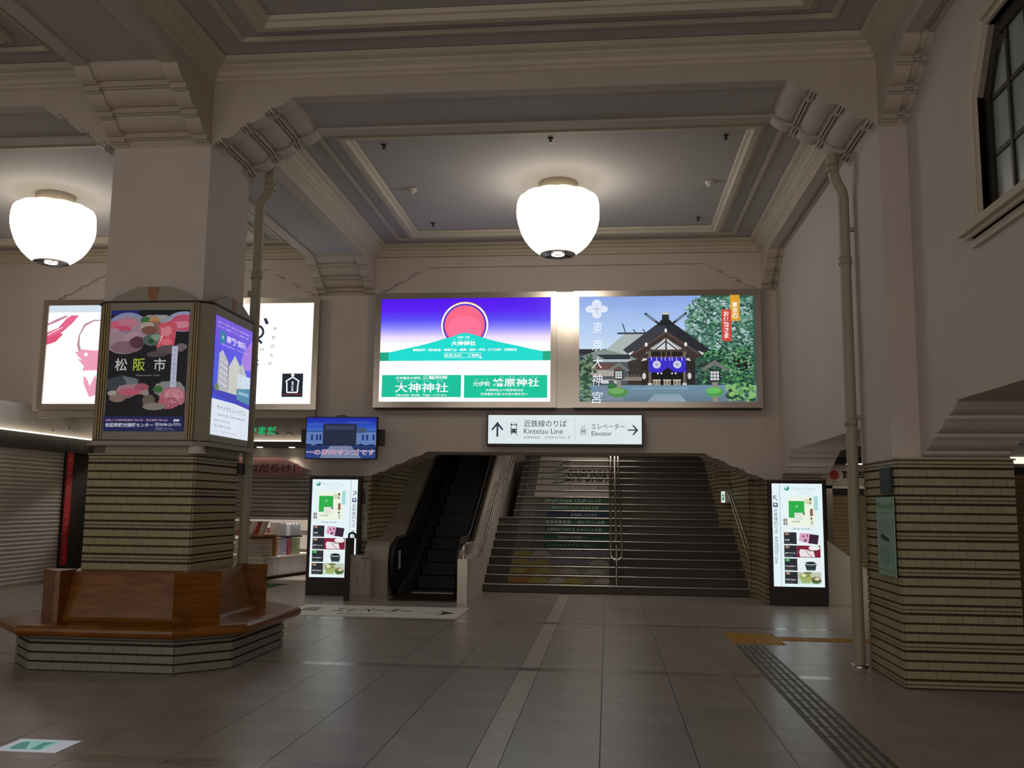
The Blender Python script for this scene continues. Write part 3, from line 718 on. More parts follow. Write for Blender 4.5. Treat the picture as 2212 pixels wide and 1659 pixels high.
# four sloping backrests and four upright corner blocks
hw, ct = .90, .30
def rot(p, k):
    x, y, z = p[0]-BX, p[1]-BY, p[2]
    for _ in range(k): x, y = -y, x
    return (x+BX, y+BY, z)
for k in range(4):
    a = hw-.34
    q = [(BX-a, BY-.80, .42), (BX+a, BY-.80, .42), (BX+a, BY-.55, .42), (BX-a, BY-.55, .42), (BX-a, BY-.655, .86), (BX+a, BY-.655, .86), (BX+a, BY-.55, .885), (BX-a, BY-.55, .885)]
    b = MB(); b.add([rot(p, k) for p in q], [(3, 2, 1, 0), (4, 5, 6, 7), (0, 1, 5, 4), (1, 2, 6, 5), (2, 3, 7, 6), (3, 0, 4, 7)], woodm); b.build('backrest', bench)
    q = [(BX-a+.01, BY-.83, .42), (BX+a-.01, BY-.83, .42), (BX+a-.01, BY-.79, .42), (BX-a+.01, BY-.79, .42), (BX-a+.01, BY-.81, .445), (BX+a-.01, BY-.81, .445), (BX+a-.01, BY-.78, .445), (BX-a+.01, BY-.78, .445)]
    b = MB(); b.add([rot(p, k) for p in q], [(3, 2, 1, 0), (4, 5, 6, 7), (0, 1, 5, 4), (1, 2, 6, 5), (2, 3, 7, 6), (3, 0, 4, 7)], woodm); b.build('seat_bead', bench)
    pc_ = [(BX+a+.002, BY-hw+.02), (BX+hw-ct, BY-hw), (BX+hw, BY-hw+ct), (BX+hw-.02, BY-a-.002), (BX+.58, BY-a-.002), (BX+a+.002, BY-.58)]
    pc_ = [rot((p[0], p[1], 0), k)[:2] for p in pc_]
    b = MB(); b.prism(pc_, 'z', .42, .875, woodm)
    b.build('corner_block', bench)

# ------------------------------------------------------------------ advertising light box around the pillar
ad = empty('advertising_light_box', (-4.55, 9.19, 2.1), 'grey and brass light box with food and hospital posters wrapped around the bench pillar', 'light box')
ax0, ax1, ay0, ay1, az0, az1 = -5.10, -3.90, 8.57, 9.81, 2.13, 3.50
b = MB(); c_ = .12
prof8 = [(ax0+c_, ay0), (ax1-c_, ay0), (ax1, ay0+c_), (ax1, ay1-c_), (ax1-c_, ay1), (ax0+c_, ay1), (ax0, ay1-c_), (ax0, ay0+c_)]
def ring8(b, g, z0, z1, m):
    o = [(ax0-g+c_, ay0-g), (ax1+g-c_, ay0-g), (ax1+g, ay0-g+c_), (ax1+g, ay1+g-c_), (ax1+g-c_, ay1+g), (ax0-g+c_, ay1+g), (ax0-g, ay1+g-c_), (ax0-g, ay0-g+c_)]
    i = [(XL0-.001, YP0-.001), (XL1+.001, YP0-.001), (XL1+.001, YP0-.001), (XL1+.001, YP1+.001), (XL1+.001, YP1+.001), (XL0-.001, YP1+.001), (XL0-.001, YP1+.001), (XL0-.001, YP0-.001)]
    for k in range(8):
        a, c2, d, f = o[k], o[(k+1) % 8], i[(k+1) % 8], i[k]
        b.prism([a, c2, d, f] if d != f else [a, c2, d], 'z', z0, z1, m)
ring8(b, 0, az0, az1, boxgrey); b.build('housing', ad)
b = MB(); ring8(b, .035, az0-.055, az0-.012, boxgrey); b.build('bottom_ledge', ad)
b = MB(); ring8(b, -.06, 2.0, az0-.05, boxgrey); b.build('lower_shroud', ad)
b = MB(); ring8(b, .012, az1-.004, az1+.012, blackm); b.build('painted_shadow_gap', ad)  # solid black bands, top and bottom; the shade of a gap put into colour
b = MB(); ring8(b, .012, az0-.012, az0+.0, blackm); b.build('painted_shadow_gap', ad)
def pediment(pt0, pt1, nrm):
    p0, p1 = Vector(pt0), Vector(pt1); L = (p1-p0).length; u = (p1-p0)/L; nrm = Vector(nrm)
    prof = [(0, 0), (0, .015), (.06, .02), (.10, .06), (.13, .075), (.22, .11), (.33, .155), (.5, .165), (.67, .155), (.78, .11), (.87, .075), (.90, .06), (.94, .02), (1, .015), (1, 0)]
    b = MB(); q = [p0+u*(t*L)+Vector((0, 0, z)) for t, z in prof]; q2 = [v-nrm*.03 for v in q]; n = len(q)
    b.add(q+q2, [list(range(n))] + [list(range(n, 2*n))[::-1]] + [(i, (i+1) % n, (i+1) % n+n, i+n) for i in range(n)], boxgrey)
    o = b.build('pediment', ad)
    mid = (p0+p1)/2+nrm*.003; b = MB()
    b.add([mid+u*.07+Vector((0, 0, .155)), mid-u*.07+Vector((0, 0, .155)), mid-u*.035+Vector((0, 0, .02)), mid+u*.035+Vector((0, 0, .02))], [(0, 1, 2, 3)], mat('faded_orange_mark', '#9c6a4a', .6)); b.build('keystone_mark', o)
pediment((ax0+c_-.02, ay0+.01, az1), (ax1-c_+.02, ay0+.01, az1), (0, -1, 0)); pediment((ax1-.01, ay0+c_-.02, az1), (ax1-.01, ay1-c_+.02, az1), (1, 0, 0))
pediment((ax0+.01, ay1-c_, az1), (ax0+.01, ay0+c_, az1), (-1, 0, 0)); pediment((ax1-c_, ay1-.01, az1), (ax0+c_, ay1-.01, az1), (0, 1, 0))
for k in range(3):
    for xx in (-4.995+.026*k, -4.062+.026*k):
        b = MB(); b.tube([(xx, ay0-.006, az0+.01), (xx, ay0-.006, az1-.01)], .009, gold, 8); b.build('brass_rib', ad)
# small plaster shell at the corner under the box
b = MB(); b.lathe([(.0, 2.14), (.035, 2.135), (.06, 2.11), (.08, 2.06), (.09, 2.0)], -3.99, 8.64, plaster, 16); b.build('corner_shell', ad)
# food poster
W1 = .92
p = Print((-4.915, ay0-.004, 3.42), (-4.10, ay0-.004, 3.42), (-4.915, ay0-.004, 2.215), .62)
p.rect(0, 0, 1, 1, '#17161c', sample=True); p.rect(0, .0, .35, .04, '#23286e')
random.seed(3)
p.ell(.22, .17, .28, .15, '#8c93bf'); p.ell(.22, .18, .26, .13, '#a58a96'); 
for (x, y, rx, ry, c) in [(.07, .13, .1, .04, '#d2607c'), (.22, .11, .12, .04, '#c97a90'), (.15, .16, .12, .03, '#c9506e'), (.05, .2, .09, .05, '#b58a9c'), (.62, .12, .22, .08, '#a39ea3'), (.5, .10, .13, .06, '#9c8b82'), (.44, .085, .06, .03, '#3d6b3a'), (.56, .09, .07, .025, '#c98952'), (.55, .15, .16, .055, '#8c6a60'), (.47, .14, .09, .04, '#b7a49c'), (.5, .17, .1, .035, '#7c5148')]:
    p.ell(x, y, rx, ry, c, jag=.06)
p.ell(.93, .10, .22, .085, '#9ea3c4'); p.ell(.95, .11, .19, .07, '#cc5774', jag=.05); p.ell(.9, .125, .12, .03, '#e08aa0', jag=.08)
p.ell(.19, .27, .24, .10, '#8d7d8c', jag=.03); p.ell(.1, .24, .13, .06, '#a88a98', jag=.05); p.ell(.3, .25, .13, .07, '#b3909e', jag=.05); p.ell(.22, .31, .2, .05, '#8b6570', jag=.05)
p.ell(.36, .27, .10, .05, '#5b3742', jag=.1); p.ell(.55, .25, .12, .05, '#56665e', jag=.05); p.ell(.6, .23, .07, .03, '#7ea08a', jag=.15); p.ell(.53, .26, .04, .02, '#234a2c')
p.poly([(.62, .12), (.78, .09), (.85, .12), (.84, .22), (.82, .32), (.68, .35), (.60, .31), (.64, .22)], '#d8566a'); p.poly([(.64, .13), (.66, .2), (.63, .3), (.68, .22)], '#e6cfc9'); p.ell(.72, .18, .07, .04, '#e88a94', jag=.2); p.ell(.72, .27, .07, .03, '#ee7484', jag=.2); p.ell(.78, .33, .18, .035, '#5f5357', jag=.1)
p.ell(.62, .37, .13, .025, '#55494d', jag=.1); p.ell(.92, .31, .07, .03, '#76656a', jag=.1)
p.text('松', .17, .455, .105, '#c9cfc4', bold=.012); p.text('阪', .40, .455, .105, '#b3cf3f', bold=.012); p.text('市', .66, .455, .105, '#c9cfc4', bold=.012); p.text('Matsusaka City', .52, .545, .014, '#b9b9b9', width=.30)
p.poly([(.0, .58), (.2, .54), (.42, .58), (.38, .66), (.1, .68), (0, .66)], '#3f4448'); p.poly([(.2, .55), (.3, .66), (.42, .64), (.38, .57)], '#6d7378')
for (x, y, rx, ry, c) in [(.2, .7, .17, .04, '#7f6a62'), (.33, .66, .2, .045, '#a8808a'), (.3, .68, .14, .03, '#c05c74'), (.45, .64, .09, .03, '#a65568'), (.15, .73, .1, .035, '#8d7468'), (.08, .69, .06, .02, '#b0a196'), (.8, .66, .2, .07, '#8f8b8c'), (.85, .72, .17, .08, '#b9707f'), (.86, .7, .12, .05, '#d48a98'), (.8, .77, .13, .05, '#b45f72'), (.66, .66, .06, .03, '#3b7038'), (.55, .76, .08, .06, '#6b5f50'), (.62, .8, .14, .03, '#8a8178'), (.5, .69, .05, .02, '#9a8f84')]:
    p.ell(x, y, rx, ry, c, jag=.07)
random.seed(5)
for k in range(46): p.ell(.76+.2*random.random(), .69+.1*random.random(), .012, .004, random.choice(['#e6b6bf', '#d99aa6', '#9c4a5c']))
p.rect(0, .88, 1, 1, '#23265c'); p.rect(.81, .305, .885, .645, '#c7cbe6'); p.vtext('伊勢志摩の玄関口', .848, .32, .63, .016, '#6d7195')
p.text('当駅より近鉄特急電車で約14分・急行電車で約18分', .42, .912, .017, '#e0b9d0', width=.78, bold=.01); p.text('松阪駅観光情報センター', .03, .952, .034, '#e6e8f4', align='l', width=.60, bold=.02); p.text('☎0598-23-7771', .97, .948, .030, '#e6e8f4', align='r', width=.32, bold=.015)
p.text('営業時間 9:00〜18:00', .66, .976, .009, '#b9bcd6', align='l', width=.2); p.text('年中無休 (12/29〜1/3除く)', .66, .99, .009, '#b9bcd6', align='l', width=.25)
p.poly([(.88, .905), (.95, .905), (.96, .915), (.94, .918), (.94, .928), (.93, .928), (.93, .92), (.9, .92), (.9, .928), (.89, .928)], '#e6e8f4')
p.build('food_poster', ad, label='backlit dark poster of sliced beef')
# hospital and museum poster
p = Print((ax1+.004, 8.72, 3.40), (ax1+.004, 9.68, 3.40), (ax1+.004, 8.72, 2.20), .95)
p.grad(0, 0, 1, .70, [(0, '#7a58d8'), (.35, '#5a4be0'), (.7, '#4a55dc'), (1, '#3a47c8')], sample=True); p.rect(0, .70, 1, 1, '#dfe6f2', sample=True)
p.poly([(1, .08), (.8, .2), (.7, .3), (.8, .38), (1, .36)], '#a678dc'); p.poly([(0, .60), (1, .63), (1, .72), (.6, .70), (0, .66)], '#4038b4')
p.text('看護師・薬剤師・看護補助者・事務職 募集中', .48, .05, .02, '#b9a8f2', width=.86, bold=.02); p.text('入院・外来・訪問看護・デイケア・相談支援・送迎', .46, .085, .02, '#b9a8f2', width=.84, bold=.02)
p.ell(.19, .165, .075, None, '#2a7f9a'); p.text('N', .19, .165, .03, '#dff0f6', bold=.02); p.text('南勢病院', .56, .165, .065, '#e4ddff', width=.54, bold=.02); p.text('松阪市山室町2275　TEL0598-29-1721', .52, .225, .018, '#cdbcf4', width=.72)
p.poly([(.1, .62), (.12, .31), (.36, .36), (.38, .62)], '#b3b0b8'); p.poly([(.12, .31), (.2, .27), (.36, .36)], '#c4bfc4'); p.poly([(.36, .62), (.37, .40), (.53, .28), (.68, .36), (.74, .33), (.86, .42), (.86, .62)], '#c9c8c2'); p.poly([(.66, .37), (.74, .32), (.8, .4), (.78, .6), (.66, .6)], '#b8bcc0')
for r in range(5):
    for c in range(4): p.rect(.15+.05*c, .34+.05*r+.008*c, .185+.05*c, .357+.05*r+.008*c, '#d9d9ea')
p.rect(.36, .38, .375, .6, '#77727c'); p.rect(.62, .43, .98, .55, '#cfdcec', e=1.0); p.poly([(.6, .57), (.98, .53), (.98, .68), (.62, .66)], '#4f86a8'); p.rect(.66, .58, .95, .61, '#8fb8cc'); p.ell(.08, .60, .06, .03, '#5d7a5c', jag=.15); p.vtext('南勢病院', .70, .38, .55, .02, '#8b8b9a')
p.text('サイトウミュージアム', .5, .765, .04, '#565b66', width=.76); p.text('SAITOU MUSEUM', .5, .825, .018, '#7a7f8a', width=.74); p.text('松阪市本町2187', .06, .875, .02, '#8a90a0', align='l', width=.4); p.text('TEL 0598-21-6003', .06, .92, .022, '#8a90a0', align='l', width=.44); p.text('ホームページ https://www.saitou-museum.jp', .06, .965, .016, '#8a90a0', align='l', width=.6)
p.build('hospital_poster', ad, label='violet and white backlit hospital and museum poster')

# ------------------------------------------------------------------ large lit billboards on the back wall
def billboard(x0, x1, z0, z1, label, fw=.10, deep=.16, drop=.03):
    r = empty('billboard', ((x0+x1)/2, YB, z0), label, 'billboard'); yf = YB-deep
    b = MB(); b.box(x0+.02, x1-.02, yf+.03, YB, z0-drop, z1-.02, kdark if drop < .05 else boxgrey); b.build('housing', r)
    iz0, iz1, ix0, ix1 = z0+fw, z1-fw, x0+fw, x1-fw
    for (q, s_) in (([(x0, z1), (x1, z1), (ix1, iz1), (ix0, iz1)], 1), ([(x0, z0), (ix0, iz0), (ix1, iz0), (x1, z0)], 1), ([(x0, z0), (x0, z1), (ix0, iz1), (ix0, iz0)], 1), ([(x1, z0), (ix1, iz0), (ix1, iz1), (x1, z1)], 1)):
        b = MB(); b.prism(q, 'y', yf, yf+.05, steel2); b.build('frame_rail', r)
    return r, Print((ix0, yf+.03, iz1), (ix1, yf+.03, iz1), (ix0, yf+.03, iz0), 1.0)
# sunrise poster
r, p = billboard(-3.99, -.85, 3.16, 5.15, 'lit poster of a red sun rising behind a green mountain under violet sky', .10)
random.seed(1)
p.grad(0, 0, 1, .60, [(0, '#5216f0'), (.18, '#5a22f2'), (.35, '#5b50f6'), (.50, '#9c98ff'), (.62, '#eedcff'), (.75, '#ffffff'), (1, '#ffffff')], steps=40, sample=True)
p.rect(0, .60, 1, 1, '#ffffff', 1.15, sample=True)
k = p.W/p.H
p.ring(.497, .262, .141, .003, '#7a2a4a'); p.ring(.497, .262, .139, .011, '#fff4e4', e=1.2); p.ring(.497, .262, .139, .006, '#ffd28c', PI*.3, PI*.7, e=1.1); p.ring(.497, .262, .129, .012, '#5a3cc8'); p.ell(.497, .262, .118, None, '#fb6a88', n=60); p.ell(.497, .30, .10, .13, '#ff769c', n=50)
p.poly([(0, .605), (0, .522), (.06, .52), (.14, .49), (.22, .463), (.30, .43), (.36, .40), (.42, .375), (.46, .35), (.485, .337), (.515, .337), (.55, .352), (.60, .38), (.66, .41), (.74, .44), (.82, .468), (.90, .50), (.95, .515), (1, .515), (1, .605)], '#1fdcd0')
p.poly([(0, .605), (0, .522), (.05, .522), (.05, .605)], '#22a886'); p.poly([(.955, .605), (.955, .516), (1, .516), (1, .605)], '#22a886')
p.text('大和國一之宮', .49, .378, .022, '#ffffff', width=.075, bold=.02); p.text('おお　みわ　じん　じゃ', .492, .402, .009, '#ffffff', width=.13); p.text('大神神社', .492, .437, .047, '#ffffff', width=.145, bold=.03)
p.text('国家安泰・家内安全・商売繁盛・開運・厄除・縁結・建築方除・交通安全', .50, .500, .026, '#ffffff', width=.61, bold=.03)
p.line([(.382, .531), (.522, .531), (.522, .576), (.382, .576), (.382, .531)], .002, '#ffffff'); p.line([(.53, .531), (.594, .531), (.594, .576), (.53, .576), (.53, .531)], .002, '#ffffff')
p.text('おおみわ', .385, .554, .03, '#ffffff', align='l', width=.10, bold=.02); p.text('検索', .562, .554, .026, '#ffffff', width=.045, bold=.02); p.poly([(.585, .55), (.607, .582), (.598, .58), (.592, .59)], '#d9ffff')
p.rect(.015, .742, .482, .955, '#19c09c'); p.rect(.50, .745, .982, .962, '#17c49a')
p.text('日本最古の神社', .10, .770, .028, '#ffffff', align='l', width=.145, bold=.01); p.text('三輪明神', .255, .766, .040, '#ffffff', align='l', width=.145, bold=.01); p.text('おお　　みわ　　じん　　じゃ', .24, .802, .012, '#ffffff', width=.27)
p.text('大神神社', .25, .863, .092, '#ffffff', width=.315, bold=.012); p.text('近鉄大阪線「桜井駅」下車(JR・バス便あり)', .25, .938, .024, '#ffffff', width=.30, bold=.01)
p.text('ひ　ばら　じん　じゃ', .82, .765, .010, '#ffffff', width=.22); p.text('もと　い　せ', .60, .788, .010, '#ffffff', width=.08); p.text('元伊勢', .552, .828, .045, '#ffffff', align='l', width=.10, bold=.01); p.text('檜原神社', .665, .815, .080, '#ffffff', align='l', width=.27, bold=.018)
p.text('大神神社より徒歩約20分', .735, .888, .026, '#ffffff', width=.22, bold=.012); p.text('日本最古の道 山の辺の道を北へ', .735, .925, .026, '#ffffff', width=.27, bold=.012)
p.line([(.97, .65), (.985, .66)], .003, '#c9d6d6'); p.build('backlit_print', r)
# shrine photograph
r, p = billboard(-.57, 2.54, 3.16, 5.15, 'lit photograph of a dark wooden shrine hall among green trees', .10)
random.seed(12)
p.grad(0, 0, 1, .55, [(0, '#8ba6e2'), (.4, '#a6c2ee'), (1, '#cfe0f2')], steps=20, sample=True); p.rect(0, .5, 1, .84, '#2c2d33'); p.rect(0, .55, .35, .84, '#4e545c')
p.poly([(.70, 0), (1, 0), (1, .85), (.62, .85), (.68, .5), (.64, .36), (.625, .25), (.64, .14), (.68, .08)], '#35584a')
def leafs(n, ua, ub, va, vb, cols, r0=.008, r1=.022, keep=lambda u, v: True):
    for _ in range(n):
        u = random.uniform(ua, ub); v = random.uniform(va, vb)
        if keep(u, v):
            p.L -= .96; rr = random.uniform(r0, r1); p.ell(u, v, min(rr, u-.001, .999-u) if rr < min(u, 1-u) else rr*0+min(u, 1-u)*.9, rr*random.uniform(.8, 1.6), random.choice(cols), n=8, jag=.35)
G1 = ['#2f5a4e', '#43705f', '#5f8f7e', '#86a39e', '#b4c8d0', '#27443f', '#4a8062', '#6b9c80', '#9ab8b8']
leafs(1500, .61, .985, .02, .55, G1, .004, .012, keep=lambda u, v: u > .60+.07*((v-.26)/.25)**2+.012*math.sin(v*40) and not (u < .68 and v > .38))
leafs(700, .70, .985, .5, .86, ['#22443a', '#2f6648', '#4d8a50', '#18342e', '#5f9a6a'], .004, .012)
p.poly([(.86, .55), (.90, .60), (.96, .60), (.98, .66), (.93, .72), (.89, .70)], '#1c1f1c'); p.line([(.78, .42), (.84, .52), (.91, .62)], .006, '#1d2622'); p.line([(.66, .05), (.74, .15), (.72, .3)], .005, '#26332e'); p.line([(.82, .3), (.75, .38), (.70, .36)], .005, '#26332e')
leafs(130, .83, .985, .50, .76, ['#2f6648', '#4d8a58', '#6b9c70', '#23443a', '#86a38e'], .004, .011); leafs(120, .62, .80, .62, .88, ['#2c3b3c', '#3d5450', '#55706c', '#24302f'], .006, .014)
# side hall roofs
p.poly([(.12, .56), (.26, .36), (.40, .36), (.34, .55)], '#a9b5b0'); p.poly([(.0, .58), (.13, .50), (.28, .56), (.36, .62), (.02, .60)], '#7e8c88'); p.rect(.22, .345, .42, .362, '#39444c'); p.poly([(.10, .555), (.30, .555), (.29, .60), (.16, .61)], '#2d343a')
for x in (.25, .31, .365): p.line([(x, .26 if x < .26 else .315), (x+.018, .35)], .006, '#3b434a')
p.rect(.10, .60, .30, .625, '#aeb8bd'); p.rect(.03, .64, .24, .70, '#6a4a44'); p.rect(.06, .70, .2, .76, '#a9a29c'); p.poly([(.28, .62), (.41, .57), (.40, .84), (.28, .84)], '#39332f')
leafs(150, .002, .09, .56, .99, ['#31503e', '#4d6e52', '#6f8a6a', '#23392f'], .006, .016)
# ridge, gable roof
for s_ in (-1, 1):
    p.line([(.497+s_*.118, .165), (.497+s_*.035, .27)], .013, '#2c3238'); p.line([(.497+s_*.108, .178), (.497+s_*.06, .237)], .004, '#a9bcd8')
    p.poly([(.497, .225), (.497+s_*.06, .28), (.497+s_*.245, .51), (.497+s_*.205, .565), (.497+s_*.10, .44), (.497, .33)], '#2a2b31' if s_ > 0 else '#3c3d44')
    p.poly([(.497, .33), (.497+s_*.10, .44), (.497+s_*.205, .565), (.497+s_*.14, .62), (.497+s_*.09, .50), (.497, .40)], '#3f3331')
    p.line([(.497, .345), (.497+s_*.19, .555)], .010, '#5a4a44'); p.line([(.497, .40), (.497+s_*.115, .55)], .007, '#86766c')
    p.ell(.497+s_*.112, .462, .008, .02, '#e4e6e6'); p.poly([(.497+s_*.205, .565), (.497+s_*.18, .52), (.497+s_*.215, .545)], '#d9dbd6'); p.poly([(.497+s_*.14, .62), (.497+s_*.09, .60), (.497+s_*.13, .59)], '#cfd0c8')
p.poly([(.478, .165), (.515, .165), (.517, .23), (.475, .23)], '#2a2d30'); p.rect(.478, .160, .515, .178, '#c9c6b4'); p.poly([(.47, .23), (.523, .23), (.545, .28), (.448, .28)], '#23262b')
p.poly([(.41, .52), (.497, .40), (.585, .52)], '#cdd2d6'); p.line([(.43, .52), (.497, .43)], .007, '#3a3432'); p.line([(.565, .52), (.497, .43)], .007, '#3a3432'); p.rect(.493, .34, .502, .52, '#3d3532'); p.ell(.497, .33, .007, .02, '#dfe2e4')
p.rect(.38, .51, .62, .53, '#4c413c'); p.rect(.40, .53, .60, .59, '#241f1e'); p.rect(.39, .575, .61, .59, '#5b504a')
for x in (.47, .497, .525): p.rect(x-.004, .53, x+.004, .58, '#5b4d45')
p.rect(.39, .59, .61, .84, '#17161a'); p.rect(.355, .62, .395, .84, '#2a2725'); p.rect(.60, .62, .66, .84, '#2a2725')
for x in (.405, .60): p.rect(x-.008, .53, x+.008, .845, '#6e6258'); p.rect(x-.012, .825, x+.012, .85, '#c9c8c2')
p.poly([(.398, .585), (.605, .585), (.61, .725), (.545, .725), (.505, .68), (.47, .725), (.40, .725)], '#3a2fc4')
for s_ in (-1, 1):
    p.ell(.502+s_*.058, .652, .023, .036, '#c9cbe4'); p.line([(.502+s_*.058-.008, .652), (.502+s_*.058, .64), (.502+s_*.058+.008, .652), (.502+s_*.058, .664), (.502+s_*.058-.008, .652)], .0025, '#3b3a5c')
for x in (.413, .443, .47, .49, .515, .53, .555, .585): p.line([(x, .582), (x+.003, .615)], .003, '#e9e9f4')
for s_ in (-1, 1):
    p.ell(.50+s_*.128, .76, .011, .03, '#c9ccd0'); p.poly([(.50+s_*.128-.02, .72), (.50+s_*.128, .70), (.50+s_*.128+.02, .72)], '#3c3a38')
    for q in (.02, .04): p.ell(.5+s_*(q+.01), .735, .005, .008, '#dfe4e8')
for x in (.443, .502, .557): p.rect(x-.02, .80, x+.02, .845, '#a89c8c'); p.rect(x-.023, .793, x+.023, .803, '#cfc7b8'); p.rect(x-.012, .805, x-.006, .84, '#5a5048'); p.rect(x+.006, .805, x+.012, .84, '#5a5048')
p.rect(.26, .77, .36, .785, '#8b8378'); p.rect(.12, .79, .36, .80, '#a79c8e'); p.rect(.13, .80, .17, .83, '#c9ccd2'); p.rect(.2, .80, .23, .83, '#b9bcc2')
for x in (.28, .30, .32, .34): p.rect(x, .745, x+.004, .77, '#8b8378')
# forecourt
p.grad(0, .845, 1, 1, [(0, '#6e8da2'), (.5, '#6b8898'), (1, '#5d7482')], steps=8); p.poly([(.43, .93), (.57, .93), (.61, 1), (.39, 1)], '#8c9fae'); p.rect(.30, .87, .62, .88, '#88a6b6'); p.rect(.10, .85, .25, .99, '#74879a')
leafs(90, .003, .07, .78, .99, ['#31503e', '#4d6e52', '#7f957a'], .006, .014)
def lantern(u, v, s_):
    p.rect(u-.012*s_, v+.13*s_, u+.012*s_, v+.30*s_, '#8b857a'); p.poly([(u-.06*s_, v+.03*s_), (u, v-.035*s_), (u+.065*s_, v+.04*s_), (u+.05*s_, v+.05*s_), (u, v), (u-.05*s_, v+.05*s_)], '#6e736c'); p.poly([(u-.026*s_, v+.04*s_), (u+.026*s_, v+.04*s_), (u+.022*s_, v+.13*s_), (u-.022*s_, v+.13*s_)], '#2f2d2b')
    for a in range(3):
        for c in range(3): p.rect(u-.020*s_+.0135*s_*a, v+.05*s_+.024*s_*c, u-.009*s_+.0135*s_*a, v+.069*s_+.024*s_*c, '#cfd4d6')
lantern(.228, .665, 1.0); lantern(.77, .655, 1.25)
for (u, v, ru, rv, c) in [(.19, .855, .028, .03, '#3c6a48'), (.222, .915, .055, .045, '#4f8a4c'), (.215, .90, .045, .03, '#6fa85c'), (.765, .91, .048, .045, '#4d9a48'), (.76, .895, .04, .03, '#6ab862')]: p.ell(u, v, ru, rv, c, jag=.08)
leafs(140, .84, .99, .84, .985, ['#33624a', '#5f9a5c', '#8ab86c', '#27483c', '#79a87c'], .008, .018)
# banners and title
p.rect(.862, .0, .915, .245, '#dba02c'); p.vtext('東京の', .888, .065, .225, .05, '#ffffff', bold=.015); p.rect(.812, .135, .866, .435, '#cc4a3e'); p.vtext('お伊勢さま', .839, .15, .41, .048, '#ffffff', bold=.015)
for (du, dv) in ((0, -.048), (0, .048), (-.034, 0), (.034, 0)): p.ell(.102+du, .122+dv, .028 if dv else .032, .044 if dv else .034, '#dfe6f8', n=20)
p.ell(.102, .122, .02, .03, '#dfe6f8'); p.ring(.102, .122, .008, .003, '#8f9cc4')
for a in range(4): p.line([(.102+.010*math.cos(a*PI/2), .122+.018*math.sin(a*PI/2)), (.102+.024*math.cos(a*PI/2), .122+.04*math.sin(a*PI/2))], .003, '#8f9cc4')
for i, ch in enumerate('東京大神宮'): p.text(ch, .105, .30+.165*i, .11, '#f2f6ff', width=.062, bold=-.004, shear=.15)
p.build('backlit_print', r)
# two posters in the other bay
r, p = billboard(-10.1, -7.62, 3.12, 5.10, 'lit white poster with loose red brush drawing, partly hidden by the pillar', .10, drop=.14)
p.rect(0, 0, 1, 1, '#ffffff', 1.1, sample=True); p.rect(0, 0, .5, .07, '#d5e2ee')
p.poly([(0, .36), (0, .27), (.08, .23), (.15, .13), (.19, .10), (.25, .10), (.2, .18), (.12, .27)], '#e6678c'); p.poly([(0, .40), (0, .33), (.10, .28), (.13, .29), (.07, .37)], '#dc5878'); p.poly([(0, .18), (.06, .14), (.14, .10), (.16, .11), (.08, .16), (0, .20)], '#c58a9a'); p.line([(.0, .30), (.12, .22)], .008, '#ffe4ee')
p.poly([(.27, .48), (.25, .40), (.26, .30), (.30, .19), (.38, .145), (.5, .16), (.38, .16), (.31, .21), (.27, .30), (.27, .4), (.29, .46)], '#b98a8f')
p.poly([(.24, .48), (.29, .45), (.40, .46), (.52, .46), (.6, .5), (.56, .66), (.44, .66), (.31, .665), (.32, .62), (.26, .54), (.30, .56), (.27, .52)], '#ee9fba'); p.ell(.33, .50, .015, None, '#ffffff'); p.ell(.45, .54, .02, None, '#f8d5e0'); p.poly([(.32, .72), (.35, .74), (.38, .82), (.42, .70), (.46, .9), (.38, .93), (.33, .8)], '#ee9fba')
p.build('backlit_print', r)
r, p = billboard(-7.52, -4.99, 3.12, 5.10, 'lit white poster with black brush lettering between pillar and monitor', .10, drop=.14)
p.rect(0, 0, 1, 1, '#fbffff', 1.1, sample=True)
D = '#2c3048'
p.poly([(.61, .15), (.63, .145), (.65, .19), (.645, .21), (.625, .205)], D); p.ring(.565, .285, .055, .018, D, -1.9, 2.6); p.line([(.575, .36), (.605, .40)], .018, D); p.line([(.44, .33), (.5, .24)], .02, D)
p.line([(.595, .452), (.60, .468)], .006, D); p.line([(.615, .45), (.62, .465)], .006, D)
p.text('て', .53, .44, .08, D, bold=.03); p.text('袋', .545, .60, .11, D, bold=.03); p.text('糸', .54, .73, .11, D, bold=.03)
for i, ch in enumerate('伊勢の名所'[:5]): p.text(ch, .70-.006*i, .255+.087*i, .035, '#5d6066')
p.rect(.775, .70, .935, .93, '#1f2531'); p.line([(.815, .885), (.812, .79), (.805, .775), (.855, .735), (.905, .775), (.898, .79), (.895, .885), (.815, .885)], .010, '#f4f6f8'); p.ell(.855, .715, .012, None, '#f4f6f8'); p.poly([(.832, .87), (.832, .79), (.855, .765), (.88, .79), (.88, .87)], '#1f2531'); p.vtext('岩戸の塩', .856, .775, .87, .022, '#f4f6f8', bold=.02); p.text('Since 1899', .855, .905, .012, '#c23a4a', width=.13)
p.build('backlit_print', r)
b = MB(); b.box(-.85, -.57, YB-.10, YB, 3.16, 5.15, steel2); b.build('cover_panel', org=(-.7, YB, 3.16), label='plain steel panel filling the gap between the two billboards over the stairs', cat='panel')

